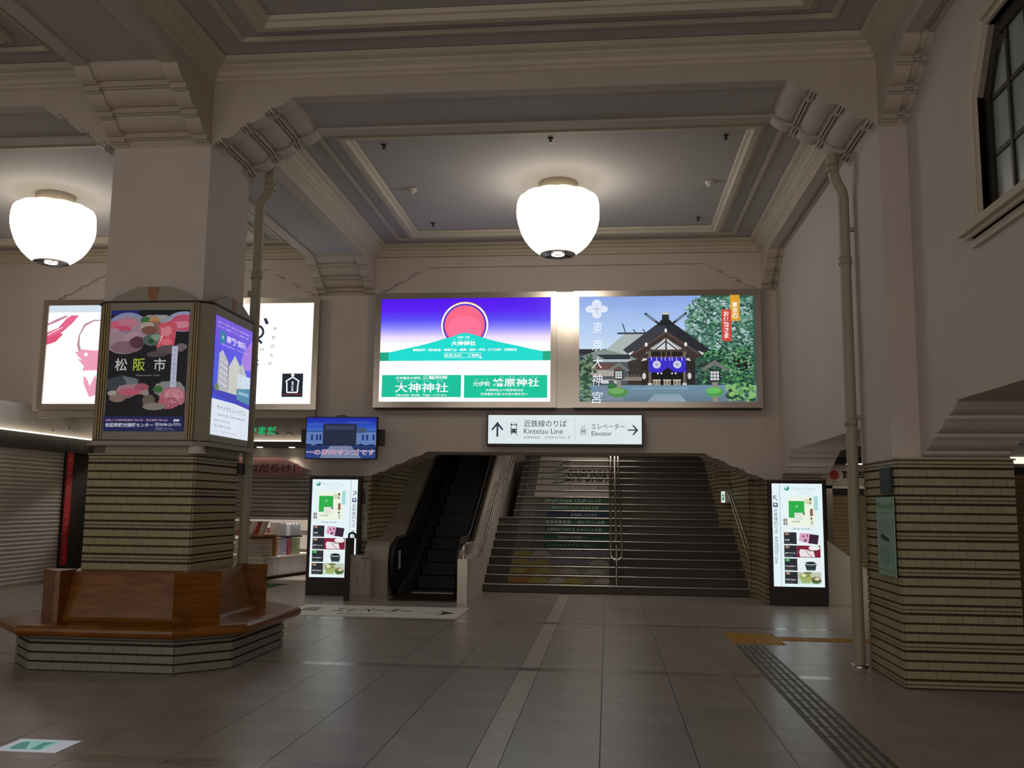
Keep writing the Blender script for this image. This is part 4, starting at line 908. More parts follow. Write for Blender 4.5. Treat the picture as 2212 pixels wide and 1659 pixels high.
# ------------------------------------------------------------------ hanging direction sign
r = empty('direction_sign', (-.71, 15.35, 2.5), 'lit white direction sign with arrows, train and lift symbols over the stairs', 'sign')
b = MB(); b.box(-2.01, .59, 15.30, 15.5, 2.51, 3.045, kdark); b.build('case', r)
p = Print((-1.985, 15.292, 3.03), (.565, 15.292, 3.03), (-1.985, 15.292, 2.55), .86)
p.rect(0, 0, 1, 1, '#eaf6f8', sample=True); K = '#2b3844'; k = p.W/p.H
p.rect(.055, .32, .067, .76, K); p.poly([(.061, .235), (.100, .50), (.094, .55), (.061, .345), (.028, .55), (.022, .50)], K)
p.line([(.125, .25), (.21, .25), (.21, .76), (.125, .76), (.125, .25)], .001, '#a9b6bc')
p.rect(.148, .30, .190, .62, K); p.rect(.152, .36, .186, .48, '#eaf6f8'); p.rect(.158, .31, .18, .335, '#eaf6f8'); p.ell(.156, .545, .004, None, '#eaf6f8'); p.ell(.182, .545, .004, None, '#eaf6f8'); p.line([(.158, .62), (.147, .70)], .004, K); p.line([(.180, .62), (.192, .70)], .004, K); p.rect(.152, .645, .187, .655, K)
p.text('近鉄線のりば', .235, .295, .24, '#3a4650', align='l', width=.28, bold=.004); p.text('Kintetsu Line', .235, .56, .185, '#3a4650', align='l', width=.255); p.text('近铁线站台', .235, .775, .10, '#6b767e', align='l', width=.107); p.text('긴테쓰선 타는 곳', .37, .775, .10, '#6b767e', align='l', width=.17)
p.rect(.567, .10, .5685, .90, '#8d9aa0'); p.line([(.59, .30), (.655, .30), (.655, .71), (.59, .71), (.59, .30)], .0008, '#c0ccd0')
p.line([(.607, .47), (.641, .47), (.641, .665), (.607, .665), (.607, .47)], .0022, K)
for x in (.6145, .624, .6335): p.rect(x-.0025, .53, x+.0025, .60, K); p.rect(x-.001, .6, x+.001, .635, K); p.ell(x, .52, .0022, None, K)
p.line([(.617, .34), (.617, .44)], .0015, K); p.line([(.612, .40), (.617, .44), (.622, .40)], .0015, K); p.line([(.632, .44), (.632, .34)], .0015, K); p.line([(.627, .38), (.632, .34), (.637, .38)], .0015, K)
p.text('エレベーター', .677, .39, .185, '#3a4650', align='l', width=.213); p.text('Elevator', .677, .635, .16, '#3a4650', align='l', width=.13)
p.rect(.91, .495, .965, .535, K); p.poly([(.978, .515), (.947, .34), (.938, .34), (.962, .515), (.938, .69), (.947, .69)], K)
p.build('backlit_face', r)

# ------------------------------------------------------------------ monitor on the pier
r = empty('monitor', (-4.48, 15.4, 2.29), 'wall monitor showing a sky-blue school scene with pink subtitles', 'monitor')
b = MB(); b.box(-5.10, -3.86, 15.20, 15.27, 2.27, 2.985, blackm); b.build('casing', r)
b = MB(); b.box(-5.20, -3.76, 15.28, 15.36, 2.50, 2.78, kdark); b.box(-4.7, -4.3, 15.27, 15.5, 2.45, 2.85, kdark); b.build('bracket', r)
b = MB(); b.tube([(-4.7, 15.42, 2.95), (-4.62, 15.42, 3.02), (-4.5, 15.42, 3.03), (-4.4, 15.42, 2.98)], .008, rubber, 6); b.build('cable', r)
p = Print((-5.085, 15.197, 2.97), (-3.875, 15.197, 2.97), (-5.085, 15.197, 2.285), .75)
p.grad(0, 0, 1, .36, [(0, '#1d2bb4'), (.6, '#2f57d2'), (1, '#5f8ae0')], steps=10, sample=True); p.ell(.15, .17, .16, .04, '#3f62cf', jag=.1); p.ell(.75, .12, .2, .035, '#3a58cc', jag=.1)
p.rect(0, .33, 1, .72, '#6d8cc8'); p.rect(0, .31, .24, .36, '#3a62b4'); p.rect(.72, .31, 1, .36, '#3a62b4'); p.ell(.77, .31, .1, .07, '#4a5f80', jag=.1)
for x in (.07, .14, .19, .80, .86, .95): p.rect(x, .42, x+.028, .56, '#1e3580')
p.rect(.24, .15, .72, .68, '#27304a'); p.rect(.28, .2, .68, .30, '#3c4a6a'); 
for i in range(7): p.ell(.03+.15*i, .74, .09, .09, '#1b2748', jag=.15)
p.rect(0, .70, 1, 1, '#2f4a94'); p.rect(0, .72, 1, .80, '#22356e'); p.poly([(.2, 1), (.35, .7), (.65, .7), (.8, 1)], '#8390b4')
p.text('ーの周央サンゴです', .5, .855, .16, '#e8ddf2', width=.98, bold=.05); p.text('ーの周央サンゴです', .5, .855, .15, '#b8608c', width=.965, bold=.0)
p.build('screen', r)

# ------------------------------------------------------------------ two information kiosks
def kiosk(x0, x1, mirror, label):
    y0, y1 = 15.30, 15.44; r = empty('information_kiosk', ((x0+x1)/2, 15.37, 0), label, 'kiosk', 'lit information kiosks')
    b = MB(); b.box(x0, x1, y0+.02, y1, 0, 1.985, kdark); b.build('body', r)
    b = MB(); sx0, sx1, sz0, sz1 = x0+.05, x1-.05, .30, 1.93
    b.box(x0, x1, y0, y0+.022, 0, sz0, kdark); b.box(x0, x1, y0, y0+.022, sz1, 1.985, kdark); b.box(x0, sx0, y0, y0+.022, sz0, sz1, kdark); b.box(sx1, x1, y0, y0+.022, sz0, sz1, kdark); b.build('bezel', r)
    p = Print((sx0, y0+.012, sz1), (sx1, y0+.012, sz1), (sx0, y0+.012, sz0), .97)
    p.rect(0, 0, 1, 1, '#e6f6fa', sample=True); K = '#27303e'
    s0 = .0 if mirror else .86; s1 = .14 if mirror else 1.0; sc = (s0+s1)/2; o = .17 if mirror else .0    # side strip with the route arrow
    p.rect(.155 if mirror else .845, 0, .161 if mirror else .851, 1, '#55606e')
    if mirror: p.line([(sc-.03, .13), (sc+.035, .165)], .014, K); p.line([(sc+.03, .122), (sc-.035, .122), (sc-.035, .158)], .012, K)
    else: p.line([(sc+.03, .13), (sc-.035, .165)], .014, K); p.line([(sc-.03, .122), (sc+.035, .122), (sc+.035, .158)], .012, K)
    p.rect(sc-.045, .19, sc+.045, .232, '#28386a'); p.rect(sc-.025, .198, sc+.025, .215, '#e6f6fa'); p.ell(sc-.015, .224, .006, None, '#e6f6fa'); p.ell(sc+.015, .224, .006, None, '#e6f6fa')
    p.vtext('近鉄線のりば', sc, .245, .49, .036, '#3a4452'); p.text('KINTETSU Line', sc, .65, .032, '#3a4452', width=.53, rot=PI/2)
    p.ell(o+.13, .045, .05, None, '#1f8f80'); p.ell(o+.115, .035, .035, None, '#cfeee8'); p.ell(o+.12, .043, .010, None, '#1f8f80'); p.text("Time's Place", o+.20, .05, .028, '#c0d8d6', align='l', width=.50); p.text('うじやまだ', o+.48, .087, .014, '#a9b4b6', width=.20)
    p.rect(o+.14, .13, o+.70, .42, '#eef6e4'); p.poly([(o+.16, .17), (o+.47, .17), (o+.47, .285), (o+.27, .285), (o+.27, .335), (o+.16, .335)], '#2fae4a'); p.rect(o+.27, .285, o+.44, .36, '#dfe6dc')
    p.rect(o+.66, .12, o+.74, .26, '#a9dbe4'); p.rect(o+.48, .15, o+.6, .20, '#dcd9b4'); p.rect(o+.575, .14, o+.615, .165, '#55504c'); p.rect(o+.575, .18, o+.61, .20, '#8a8480'); p.rect(o+.58, .245, o+.635, .315, '#8c5f50'); p.rect(o+.585, .33, o+.62, .35, '#55504c'); p.poly([(o+.585, .36), (o+.63, .36), (o+.635, .41), (o+.60, .40)], '#b9bfc6'); p.rect(o+.44, .285, o+.475, .305, '#55504c'); p.text('↗', o+.315, .225, .02, '#e6f6fa')
    p.rect(o+.05, .345, o+.125, .372, '#7a5a52'); p.rect(o+.05, .38, o+.125, .405, '#7a5a52'); p.rect(o+.075, .352, o+.10, .365, '#e6f6fa'); p.rect(o+.075, .386, o+.10, .399, '#e6f6fa'); p.text('宇治山田駅', o+.29, .372, .013, '#3c4448', width=.16, bold=.02); p.rect(o+.06, .395+.045, o+.8, .4415, '#c9d8da'); p.text('Shop Guide', o+.40, .442, .022, '#55606a', width=.34)
    rows = [('赤福', '1', '#8c6a58'), ('虎屋ういろ', '2', '#8c6a58'), ('FamilyMart', '3', '#2f9e50'), ('Café Colors', '4', '#8c6a58')]
    for i, (t, nn_, c) in enumerate(rows):
        v = .475+.127*i; p.rect(o+.05, v, o+.30, v+.115, '#2b2c33'); p.rect(o+.065, v+.003, o+.155, v+.028, c); p.text(nn_, o+.11, v+.016, .018, '#f0f4f4'); p.text(t, o+.065, v+.075, .016, '#dfe6ea', align='l', width=min(.20, .045*len(t)), bold=.015); p.rect(o+.065, v+.103, o+.22, v+.106, '#8a8f96')
    u = o+.32; v = .475
    p.poly([(u+.05, v+.005), (u+.25, v+.01), (u+.24, v+.11), (u+.02, v+.08)], '#dca6c4'); p.poly([(u+.24, v+.015), (u+.42, v+.025), (u+.39, v+.115), (u+.21, v+.105)], '#3a2436'); p.poly([(u+.12, v+.09), (u+.14, v+.05), (u+.15, v+.075), (u+.2, v+.06), (u+.16, v+.09)], '#5a3a5c')
    for (a, c) in ((.09, .035), (.17, .03)): p.poly([(u+a, v+c), (u+a+.025, v+c-.012), (u+a+.045, v+c+.01), (u+a+.01, v+c+.012)], '#6a3a5c')
    v += .127; p.rect(o+.30, v, o+.76, v+.115, '#861f3a'); p.poly([(u+.02, v+.06), (u+.05, v+.035), (u+.3, v+.045), (u+.33, v+.11), (u+.04, v+.108)], '#e9e4e6'); p.ell(u+.32, v+.022, .11, .025, '#f0ecea'); p.line([(u+.15, v+.04), (u+.2, v+.08), (u+.28, v+.11)], .012, '#b04a6c'); p.rect(u+.2, v+.045, u+.4, v+.052, '#2a1a20')
    v += .127; p.rect(o+.30, v, o+.76, v+.115, '#e9f2f4'); p.poly([(u+.12, v+.04), (u+.36, v+.04), (u+.33, v+.112), (u+.16, v+.112)], '#3b4a4e'); p.ell(u+.24, v+.04, .125, .019, '#dfe6e6'); p.ell(u+.24, v+.041, .10, .013, '#1e2226'); p.poly([(u+.14, v+.075), (u+.345, v+.075), (u+.335, v+.095), (u+.15, v+.095)], '#26332e')
    v += .127; p.rect(o+.30, v, o+.76, v+.115, '#c2cbb8'); p.rect(o+.30, v+.07, o+.76, v+.115, '#bfe0cc'); p.poly([(u+.0, v+.02), (u+.26, v+.04), (u+.22, v+.105), (u+.06, v+.105)], '#a3b26c'); p.ell(u+.13, v+.035, .10, .022, '#8d9a58', jag=.05); p.ell(u+.10, v+.033, .05, .014, '#e4e6c4', jag=.05); p.ell(u+.34, v+.078, .10, .034, '#7d6a44', jag=.1); p.ell(u+.34, v+.09, .09, .018, '#4d6a36', jag=.1); p.ell(u+.36, v+.065, .05, .014, '#dcd2b4', jag=.2); p.ell(u+.18, v+.01, .08, .012, '#7c8250', jag=.1)
    p.build('screen', r); return r
kiosk(-5.03, -4.14, False, 'tall lit kiosk with map and shop guide standing by the escalator')
kiosk(2.585, 3.475, True, 'tall lit kiosk with map and shop guide under the small arch')

# ------------------------------------------------------------------ floor stand, pier poster, exit lamp, plaques
r = empty('notice_stand', (-3.95, 14.6, 0), 'grey notice board with printed sheet standing in front of the escalator', 'notice board')
b = MB(); b.box(-4.16, -4.08, 14.56, 14.80, 0, .98, kdark); b.build('side_post', r)
b = MB(); b.box(-4.08, -3.74, 14.60, 14.64, 0, .72, boxgrey); b.build('board', r)
p = Print((-4.07, 14.596, .70), (-3.76, 14.596, .70), (-4.07, 14.596, .10)); p.rect(0, 0, 1, 1, '#a39c92'); p.vtext('エスカレーター', .75, .1, .8, .07, '#4c4640'); p.vtext('停止中です', .35, .2, .9, .06, '#4c4640'); p.rect(.55, .03, .95, .08, '#7c6a5c'); p.build('notice_sheet', r)
b = MB(); b.tube([(-4.12, 14.62, .98), (-4.12, 14.62, 1.04), (-4.07, 14.6, 1.07), (-4.02, 14.6, 1.05), (-4.0, 14.6, .98)], .018, blackm, 8); b.build('hook_handle', r)
r = empty('vertical_poster', (-4.12, YB-.05, .9), 'tall narrow notice strip on the tiled pier beside the escalator', 'poster')
b = MB(); b.box(-4.20, -4.04, YB-.06, YB-.045, .92, 1.86, boxgrey); b.build('backing_sheet', r)
p = Print((-4.195, YB-.061, 1.85), (-4.045, YB-.061, 1.85), (-4.195, YB-.061, .93)); p.rect(0, 0, 1, 1, '#8f887c'); p.poly([(.25, .35), (.3, .16), (.5, .06), (.7, .16), (.75, .35)], '#5c4a40'); p.ell(.5, .43, .3, None, '#9c958a'); p.rect(.05, .5, .95, .97, '#a8a296'); p.ring(.5, .60, .35, .05, '#77706a'); p.poly([(.42, .55), (.6, .6), (.5, .66), (.55, .72)], '#2f2a28'); p.vtext('注意', .4, .74, .92, .06, '#4a4440'); p.build('printed_face', r)
r = empty('exit_lamp', (2.33, 18.93, 1.62), 'small lit green and white exit lamp on the wall of the stairs', 'exit sign')
b = MB(); b.box(2.255, 2.42, 18.84, 18.93, 1.62, 1.86, white_p); b.build('case', r)
p = Print((2.26, 18.836, 1.85), (2.33, 18.836, 1.85), (2.26, 18.836, 1.63), .9); p.rect(0, 0, 1, 1, '#e6f4ec'); p.ell(.5, .35, .3, None, '#2f9a68'); p.poly([(.3, .5), (.7, .45), (.8, .7), (.5, .9), (.2, .7)], '#2f9a68'); p.build('lit_face', r)
# green plaque on the pillar
r = empty('wall_plaque', (2.53, 8.9, .95), 'pale green glass plaque with a photo and text on the tiled pillar', 'plaque')
xf = XR+.03-.045
b = MB(); b.box(xf-.012, xf, 8.63, 9.15, .94, 1.655, mat('green_glass_edge', '#7fa48f', .15, 0, .05, 3)); b.build('glass_plate', r)
p = Print((xf-.013, 9.14, 1.65), (xf-.013, 8.64, 1.65), (xf-.013, 9.14, .945)); p.rect(0, 0, 1, 1, '#8fae9c'); p.poly([(0, .04), (.3, .08), (.6, .1), (1, .06), (1, .14), (.6, .16), (0, .13)], '#6d9468'); p.rect(.0, .92, 1, .96, '#7da070'); p.text('国の登録有形文化財', .5, .20, .025, '#3f5a55', width=.6)
for i in range(9): p.rect(.12, .28+.022*i, .88-.1*(i % 3), .287+.022*i, '#6f9088')
p.poly([(.2, .50), (.3, .47), (.5, .49), (.75, .53), (.75, .57), (.5, .56), (.22, .53)], '#2f3a36')
for i in range(12): p.rect(.12, .62+.02*i, .88-.07*(i % 4), .627+.02*i, '#6f9088')
p.build('printed_face', r)
r = empty('dark_plaque', (2.53, 8.85, 1.68), 'small dark green plaque fixed above the pale green one', 'plaque')
b = MB(); b.box(xf-.012, xf, 8.67, 9.0, 1.685, 1.925, mat('dark_green_plate', '#2a3a36', .3, 0, .05, 4)); b.build('plate', r)
p = Print((xf-.013, 8.99, 1.92), (xf-.013, 8.68, 1.92), (xf-.013, 8.99, 1.69)); p.rect(.02, .02, .98, .98, '#2a3b38'); p.text('登録有形文化財', .5, .35, .07, '#3f524c', width=.7); p.text('文化庁', .5, .6, .06, '#3f524c', width=.3); p.build('printed_face', r)

# ------------------------------------------------------------------ floor markings
r = empty('floor_sign', (-3.3, 13.3, 0), 'white floor sheet pointing to the lift with an arrow near the escalator', 'floor sign')
b = MB(); b.box(-4.55, -2.04, 12.62, 13.95, .0, .003, white_p); b.build('sheet', r)
p = Print((-4.54, 13.94, .003), (-2.05, 13.94, .003), (-4.54, 12.63, .003)); p.rect(0, 0, 1, 1, '#ddd6ca'); p.text('エレベーター', .47, .42, .36, '#2a2624', width=.46, bold=.02); p.text('Elevator', .44, .78, .14, '#4a4540', width=.24); p.line([(.75, .55), (.90, .55)], .012, '#2a2624'); p.poly([(.86, .35), (.96, .55), (.86, .75), (.89, .55)], '#2a2624'); p.ell(.10, .4, .05, .16, '#8a8278'); p.rect(.05, .5, .16, .6, '#77706a'); p.build('printed_face', r)
r = empty('floor_sign', (-3.57, 5.73, 0), 'small green and white escape sign on the floor at the bottom corner', 'floor sign')
b = MB(); b.box(-3.79, -3.37, 5.58, 5.88, 0, .003, white_p); b.build('plate', r)
p = Print((-3.785, 5.875, .003), (-3.375, 5.875, .003), (-3.785, 5.585, .003), .55); p.rect(0, 0, 1, 1, '#c9c9d6', .9, sample=True); p.rect(.12, .12, .72, .86, '#8fcabb'); p.poly([(.14, .3), (.24, .2), (.34, .5), (.44, .8), (.2, .85), (.14, .6)], '#3f8a7c'); p.poly([(.48, .25), (.66, .2), (.62, .5), (.68, .8), (.52, .82)], '#3f8a7c'); p.build('lit_face', r)
r = empty('tactile_paving', (1.62, 8, 0), 'dark grey guiding strip with raised bars running towards the yellow block', 'tactile paving')
y = 4.0; n_ = 0
while y < 10.9:
    b = MB(); b.box(1.44, 1.74, y+.002, y+.298, -.001, .004, tact)
    for k in range(4): b.box(1.475+.066*k, 1.505+.066*k, y+.02, y+.28, .004, .009, tactbar)
    b.build('tactile_tile', r); y += .3
r = empty('tactile_paving', (1.7, 11.4, 0), 'yellow warning tactile blocks with raised dots before the right arch', 'tactile paving')
for i in range(2):
    for j in range(3):
        b = MB(); x0 = 1.42+.3*i; y0 = 11.0+.3*j; b.box(x0+.002, x0+.298, y0+.002, y0+.298, -.001, .005, yellowm)
        for a in range(5):
            for c in range(5): b.box(x0+.035+.055*a, x0+.06+.055*a, y0+.035+.055*c, y0+.06+.055*c, .005, .010, yellowm)
        b.build('tactile_tile', r)
r = empty('tactile_paving', (3.2, 11.5, 0), 'yellow guiding strip with raised bars crossing under the small arch', 'tactile paving')
for i in range(9):
    b = MB(); x0 = 2.03+.3*i; b.box(x0+.002, x0+.298, 11.36, 11.66, -.001, .005, yellowm)
    for k in range(4): b.box(x0+.02, x0+.28, 11.39+.066*k, 11.42+.066*k, .005, .010, yellowm)
    b.build('tactile_tile', r)

# ------------------------------------------------------------------ shutters
def shutter(name, a, b_, z0, z1, m, label, nrm, pitch=.075, group=None):
    a = Vector((a[0], a[1], 0)); b_ = Vector((b_[0], b_[1], 0)); nn = Vector(nrm); n = int((z1-z0)/pitch)
    root = empty('roller_shutter', (a.x, a.y, z0), label, 'shutter', group)
    u = (b_-a).normalized()
    for k in range(n):
        z = z0+k*pitch; q = MB(); prof = [(0, .003), (.004, .02), (.014, pitch*.5), (.004, pitch-.014), (-.002, pitch-.010), (-.002, pitch), (-.02, pitch), (-.02, .003)]
        pa = [a+nn*d+Vector((0, 0, z+h)) for d, h in prof]; pb = [b_+nn*d+Vector((0, 0, z+h)) for d, h in prof]; N = len(pa)
        q.add(pa+pb, [list(range(N))[::-1], list(range(N, 2*N))] + [(i, (i+1) % N, (i+1) % N+N, i+N) for i in range(N)], m); q.build('slat', root)
    q = MB(); q.obox((a+b_)/2+nn*.0+Vector((0, 0, z0-.02)), u*(b_-a).length/2, nn*.03, Vector((0, 0, .02)), steel); q.build('bottom_bar', root)
    return root
XS = -10.35
shutter('s', (XS, 9.8), (XS, 16.72), .04, 2.44, shutm, 'closed grey roller shutter of the shop along the side wall', (1, 0, 0))
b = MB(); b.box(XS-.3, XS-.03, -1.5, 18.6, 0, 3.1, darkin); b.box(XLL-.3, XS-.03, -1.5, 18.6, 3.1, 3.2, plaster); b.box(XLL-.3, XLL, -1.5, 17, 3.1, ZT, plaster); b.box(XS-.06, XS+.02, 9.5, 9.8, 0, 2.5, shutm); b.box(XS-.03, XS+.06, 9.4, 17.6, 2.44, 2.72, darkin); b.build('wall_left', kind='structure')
fasc = mat('patterned_metal_fascia', '#b9b4ae', .5, .1, .06, 8, bump=.5, bscale=25)
r = empty('shop_fascia', (-9.9, 16, 2.7), 'patterned metal shop fascia wrapping the corner with green lit letters', 'fascia')
b = MB(); b.box(XS-.05, XS+.08, 9.0, 17.62, 2.73, 3.21, fasc); b.build('fascia_panel', r)
b = MB(); b.box(XS+.08, -5.2, 17.50, 17.62, 2.73, 3.21, fasc); b.build('fascia_panel', r)
b = MB(); b.box(XS+.08, XS+.16, 9.0, 17.44, 2.715, 2.73, emat('#fff0d8', 3.0, True)); b.build('light_strip', r)
b = MB(); b.box(XS+.1, -5.2, 17.42, 17.50, 2.715, 2.73, emat('#fff0d8', 3.0, True)); b.build('light_strip', r)
for k in range(14):
    cx = -8.9+.27*k
    b = MB()
    if k % 2: b.box(cx-.06, cx+.06, 17.485, 17.50, 2.84, 2.855, fasc)
    else: b.tube([(cx+.07*math.cos(a), 17.492, 2.80+.06*math.sin(a)) for a in [PI*i/8 for i in range(9)]], .007, fasc, 6)
    b.build('relief_motif', r)
p = Print((-7.85, 17.485, 3.03), (-6.45, 17.485, 3.03), (-7.85, 17.485, 2.83), .75); p.text('ショップやまだ', .5, .5, .85, '#1fd07a', width=.98, bold=.02); p.build('lit_letters', r)
random.seed(2)
for k in range(12):
    b = MB(); y = 16.1+random.random()*1.3; z = 2.78+random.random()*.35; b.tube([(XS+.08, y, z), (XS+.1, y, z)], .012, chrome, 8); b.build('stud', r)
# soffit with downlights and the lobed wall under it
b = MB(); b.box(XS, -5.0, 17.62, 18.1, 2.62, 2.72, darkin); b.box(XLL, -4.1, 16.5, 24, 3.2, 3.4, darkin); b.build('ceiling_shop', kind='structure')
for (x, lab) in ((-6.88, 'round recessed downlight under the shop fascia next to the downpipe'), (-6.22, 'round recessed downlight under the shop fascia next to the monitor')):
    b = MB(); b.lathe([(0, 2.612), (.045, 2.612), (.06, 2.608), (.06, 2.62)], x, 17.74, emat('#fff2dc', 3.0, True), 16); b.build('downlight', org=(x, 17.74, 2.61), label=lab, cat='downlight', group='downlights under the fascia')
def spot(loc, power):
    l = bpy.data.lights.new('downlight_glow', 'SPOT'); l.energy = power; l.spot_size = 1.7; l.spot_blend = .6; l.color = (1, .9, .72); l.shadow_soft_size = .04
    o = bpy.data.objects.new('downlight_glow', l); o.location = loc; C.objects.link(o)
spot((-6.88, 17.74, 2.59), 5); spot((-6.22, 17.74, 2.59), 9)
H2 = arch_top(-10.9, -5.45, 2.0, 2.44, 1.05)
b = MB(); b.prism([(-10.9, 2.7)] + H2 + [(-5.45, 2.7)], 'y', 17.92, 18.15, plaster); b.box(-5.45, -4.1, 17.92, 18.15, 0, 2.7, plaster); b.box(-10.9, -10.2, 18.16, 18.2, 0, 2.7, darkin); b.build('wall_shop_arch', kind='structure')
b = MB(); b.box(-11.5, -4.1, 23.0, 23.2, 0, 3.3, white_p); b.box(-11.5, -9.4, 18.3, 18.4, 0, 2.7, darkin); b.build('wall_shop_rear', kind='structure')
shutter('s', (-9.4, 18.5), (-4.4, 18.5), 1.22, 2.55, mat('dim_shutter', '#746f69', .55, .1, .06, 3), 'half-lowered grey roller shutter above the gift shop counter', (0, -1, 0), .085)
r = empty('shop_banner', (-7.0, 18.3, 2.1), 'dim pink shop banner with dark lettering hung before the raised shutter', 'banner')
b = MB(); b.box(-8.6, -6.15, 18.28, 18.32, 2.06, 2.44, mat('pink_banner', '#7c5a56', .7, 0, .05, 3)); b.build('banner_panel', r)
p = Print((-8.55, 18.278, 2.42), (-6.17, 18.278, 2.42), (-8.55, 18.278, 2.08)); p.text('チョコだらけ！', .63, .58, .5, '#4a1a1c', width=.62, bold=.04); p.text('ちょこっとどうぞ', .62, .14, .14, '#8c5a54', width=.4); p.ell(.97, .55, .015, None, '#8a3c3c'); p.build('lettering', r)
r = empty('vertical_banner', (XS+.05, 16.85, .3), 'tall narrow red cloth banner with pale lettering at the shutter edge', 'banner')
b = MB(); b.box(XS+.03, XS+.045, 16.74, 16.97, .30, 2.56, redm); b.build('cloth', r)
p = Print((XS+.047, 16.74, 2.55), (XS+.047, 16.97, 2.55), (XS+.047, 16.74, .31)); p.vtext('伊勢名物松阪牛しぐれ煮おみやげ処', .5, .02, .98, .035, '#c98a80'); p.build('lettering', r)
b = MB(); b.tube([(XS+.06, 16.72, .28), (XS+.06, 16.72, 2.6)], .012, blackm, 8); b.build('pole', r)
r = empty('standing_panel', (-9.75, 17.2, 0), 'pale board standing in the dark passage behind the bench pillar', 'board')
b = MB(); b.box(-10.1, -9.6, 17.2, 17.24, 0, 1.25, mat('pale_board', '#8f8f96', .6)); b.build('board', r)
b = MB(); b.box(-10.13, -9.57, 17.19, 17.25, 1.25, 1.29, blackm); b.box(-10.13, -10.09, 17.19, 17.25, 0, 1.25, blackm); b.build('frame', r)

# ------------------------------------------------------------------ gift shop counter and goods
A_ = Vector((-6.78, 17.95, 0)); B_ = Vector((-6.38, 20.1, 0)); ud = (B_-A_).normalized(); nd = Vector((-ud.y, ud.x, 0))
r = empty('display_counter', A_, 'low white display counter with drawers inside the gift shop', 'counter')
def cb(t0, t1, s0, s1, z0, z1, m, nm, root, org=None, **k):
    b = MB(); c = A_+ud*(t0+t1)/2+nd*(s0+s1)/2+Vector((0, 0, (z0+z1)/2)); b.obox(c, ud*(t1-t0)/2, nd*(s1-s0)/2, Vector((0, 0, (z1-z0)/2)), m); return b.build(nm, root, org=org, **k)
cb(0, 2.2, 0, 1.3, .06, .40, white_p, 'cabinet', r); cb(.04, 2.16, .05, 1.25, 0, .06, blackm, 'plinth', r); cb(-.03, 2.23, -.03, 1.33, .40, .44, white_p, 'counter_top', r)
for k in range(4): cb(.03+.54*k, .54+.54*k, -.008, .0, .09, .385, mat('drawer_white', '#d8d6d6', .5), 'drawer', r)
ORD = ['topmost', 'second from top', 'third from top', 'fourth from top', 'fifth from top', 'sixth from top', 'seventh from top', 'eighth from top', 'lowest']
goods = [(.06, .42, .06, .7, '#c9b9ae', 8, .045, 'stack of pale boxed sweets on the shop counter next to the downpipe'), (.72, .98, .06, .45, '#b4b6d0', 9, .04, 'stack of lilac boxed sweets in the middle of the shop counter'), (1.02, 1.12, .04, .4, '#b2546a', 1, .30, 'upright pink gift box on the shop counter'), (1.16, 1.5, .04, .4, '#a3ac84', 7, .05, 'stack of green edged gift boxes at the far end of the counter')]
for (t0, t1, s0, s1, col, n_, hh, lab) in goods:
    for k in range(n_):
        dx = random.uniform(-.004, .004); m = pmat(col, .5); o = cb(t0+dx, t1+dx, s0, s1, .441+k*hh, .441+(k+1)*hh-.008, m, 'gift_box', None, org=A_+ud*t0+nd*s0+Vector((0, 0, .441+k*hh)))
        tag(o, lab if n_ == 1 else (ORD[n_-1-k] + ' flat ' + lab.replace('stack of ', '').replace('boxed sweets', 'sweet box').replace('gift boxes', 'gift box').replace(' on the shop counter', ' on the counter')), 'box', lab)
r = empty('display_stand', A_+Vector((-.3, 0, .44)), 'plain wooden display stand with a sloping rack of souvenir packs', 'display stand')
cb(-.02, .55, .02, .9, .86, .89, woodl, 'shelf', r); cb(.50, .55, .02, .9, .44, .86, woodl, 'end_panel', r); cb(-.02, .03, .86, .9, .44, .86, woodl, 'end_panel', r)
for k, (c, lab) in enumerate([('#9a938c', 'grey wrapped souvenir pack, nearest the escalator end of the rack'), ('#8f2f22', 'dark red souvenir pack between two grey packs on the rack'), ('#b9b2aa', 'pale souvenir pack between the dark red packs on the rack'), ('#8f2f22', 'dark red souvenir pack beside the bright red one on the rack'), ('#a83c2c', 'bright red souvenir pack leaning on the wooden rack'), ('#9a938c', 'grey wrapped souvenir pack at the downpipe end of the rack')]):
    q = MB(); c0 = A_+ud*(.1)+nd*(.08+.13*k)+Vector((0, 0, 1.02)); q.obox(c0, ud*.02, nd*.05, Vector((.03, .05, .13)), pmat(c, .35)); o = q.build('souvenir_pack', org=c0); tag(o, lab, 'pack', 'souvenir packs on the rack')
for k in range(3):
    q = MB(); c0 = A_+Vector((-.42+.0*k, -.06, .95+.10*k)); q.lathe([(0, c0.z), (.05, c0.z), (.055, c0.z+.03), (.055, c0.z+.075), (0, c0.z+.08)], c0.x, c0.y, mat('shiny_foil', '#c9c9cc', .2, .6), 14); o = q.build('foil_tin', org=c0); tag(o, ['lowest', 'middle', 'topmost'][k]+' shiny silver tin of the pile beside the souvenir rack', 'tin', 'shiny tins beside the rack')
r = empty('display_tray', A_+ud*.8+nd*.1+Vector((0, 0, .82)), 'tray of clear wrapped sweets with a price card above the lilac boxes', 'tray')
cb(.68, 1.0, .05, .5, .82, .84, blackm, 'tray', r)
for k in range(6): cb(.70+.05*k, .735+.05*k, .08, .3, .845, 1.12-.02*(k % 3), mat('clear_wrap', '#b9bcbc', .2), 'wrapped_pack', r)
r = empty('display_tray', A_+ud*1.3+nd*.1+Vector((0, 0, .80)), 'tray of shiny wrapped sweets above the green edged boxes', 'tray')
cb(1.1, 1.6, .05, .5, .80, .83, blackm, 'tray', r)
for k in range(7): cb(1.13+.065*k, 1.175+.065*k, .08, .32, .835, 1.06+.03*(k % 2), mat('clear_wrap', '#b9bcbc', .2), 'wrapped_pack', r)
cb(.98, 1.6, .5, .55, .8, 1.0, pmat('#7a3a3a'), 'back_card', r)
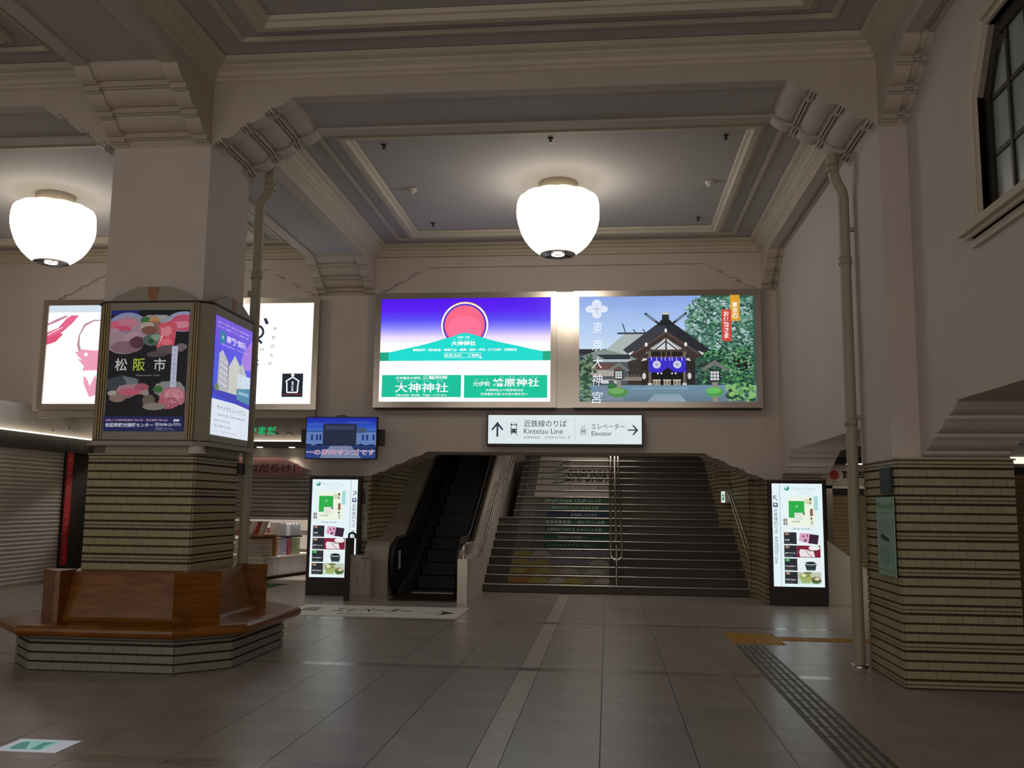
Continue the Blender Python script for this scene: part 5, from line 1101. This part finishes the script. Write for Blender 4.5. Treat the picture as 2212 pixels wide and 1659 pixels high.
r = empty('wall_shelving', (-6.6, 22.6, 0), 'bright white shelving at the rear of the gift shop', 'shelving')
b = MB(); b.box(-9.5, -5.6, 22.5, 22.95, 0, 2.2, white_p); b.build('case', r)
for k in range(4): b = MB(); b.box(-9.45, -5.65, 22.3, 22.5, .4+.45*k, .43+.45*k, white_p); b.build('shelf', r)
b = MB(); b.add([(-6.42, 16.2, .004), (-6.02, 17.25, .004), (-6.35, 17.25, .004), (-6.9, 16.2, .004)], [(0, 1, 2, 3)], greenmat); q = MB(); q.prism([(-6.9, 16.2), (-6.15, 16.2), (-6.02, 17.22), (-6.5, 17.25)], 'z', .001, .008, greenmat)
o = q.build('door_mat', org=(-6.4, 16.7, 0)); tag(o, 'dark green floor mat before the gift shop counter', 'mat')

# ------------------------------------------------------------------ concourse behind the right wall
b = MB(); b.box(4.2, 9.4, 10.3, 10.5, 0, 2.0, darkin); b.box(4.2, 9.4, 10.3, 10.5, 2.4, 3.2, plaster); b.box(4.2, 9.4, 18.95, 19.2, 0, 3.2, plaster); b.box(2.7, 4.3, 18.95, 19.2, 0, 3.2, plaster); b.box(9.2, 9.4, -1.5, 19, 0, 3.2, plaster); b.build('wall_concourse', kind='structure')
b = MB(); b.box(XWo, 9.4, -1.5, 19.2, 3.1, 3.25, ceilm); b.build('ceiling_concourse', kind='structure')
shutter('s', (4.2, 10.28), (6.6, 10.28), .04, 1.94, shut_b, 'closed brown roller shutter beyond the tiled pillar at the photo edge', (0, -1, 0))
r = empty('shop_fascia', (5.2, 10.2, 2.0), 'bright lit shop fascia strip above the brown shutter', 'fascia')
b = MB(); b.box(4.2, 6.6, 10.16, 10.3, 2.03, 2.39, fasc); b.build('fascia_panel', r)
b = MB(); b.box(4.2, 6.6, 10.15, 10.16, 2.03, 2.10, emat('#fff0d8', 1.2, True)); b.build('light_strip', r)
b = MB(); b.box(4.2, 6.6, 10.145, 10.16, 2.23, 2.235, blackm); b.build('joint_line', r)
shutter('s', (4.42, 18.92), (7.6, 18.92), .04, 1.86, shut_t, 'closed tan roller shutter of the bank seen through the small arch', (0, -1, 0))
r = empty('bank_sign', (5.4, 18.9, 2.0), 'white bank fascia with a red round mark and dark characters', 'sign')
b = MB(); b.box(4.3, 7.6, 18.82, 18.94, 1.99, 2.40, white_p); b.build('fascia_panel', r)
p = Print((4.33, 18.815, 2.38), (7.0, 18.815, 2.38), (4.33, 18.815, 2.01)); p.ell(.048, .50, .035, None, '#c23a34'); 
for k in range(4): p.ell(.048+.014*math.cos(PI/4+PI/2*k), .5+.1*math.sin(PI/4+PI/2*k), .009, .065, '#a82c28')
p.text('百五銀行', .10, .48, .42, '#2c2420', align='l', width=.36, bold=.05); p.text('105BANK', .045, .86, .07, '#8a5048', width=.04); p.build('lettering', r)
b = MB(); b.box(4.3, 4.42, 18.86, 18.95, 0, 1.99, steel2); b.box(4.3, 7.6, 18.86, 18.95, 1.93, 1.99, steel2); b.box(4.42, 7.6, 18.88, 18.95, 1.80, 1.93, blackm); b.build('door_frame', r)
for x in (4.75,):
    b = MB(); b.box(x-.14, x+.14, 18.3, 18.5, 2.385, 2.4, emat('#fff0d8', 2, True)); b.build('ceiling_light', org=(x, 18.4, 2.4), label='small bright recessed light above the bank sign', cat='light')
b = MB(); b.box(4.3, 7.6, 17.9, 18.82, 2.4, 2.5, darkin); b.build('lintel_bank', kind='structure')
b = MB(); b.prism([(3.58, 0), (4.30, 0), (4.30, .48), (3.98, .72), (3.58, 1.02)], 'y', 15.75, 15.82, white_p); o = b.build('low_partition', org=(3.9, 15.78, 0)); tag(o, 'low white partition with a sloping top beside the kiosk under the small arch', 'partition')
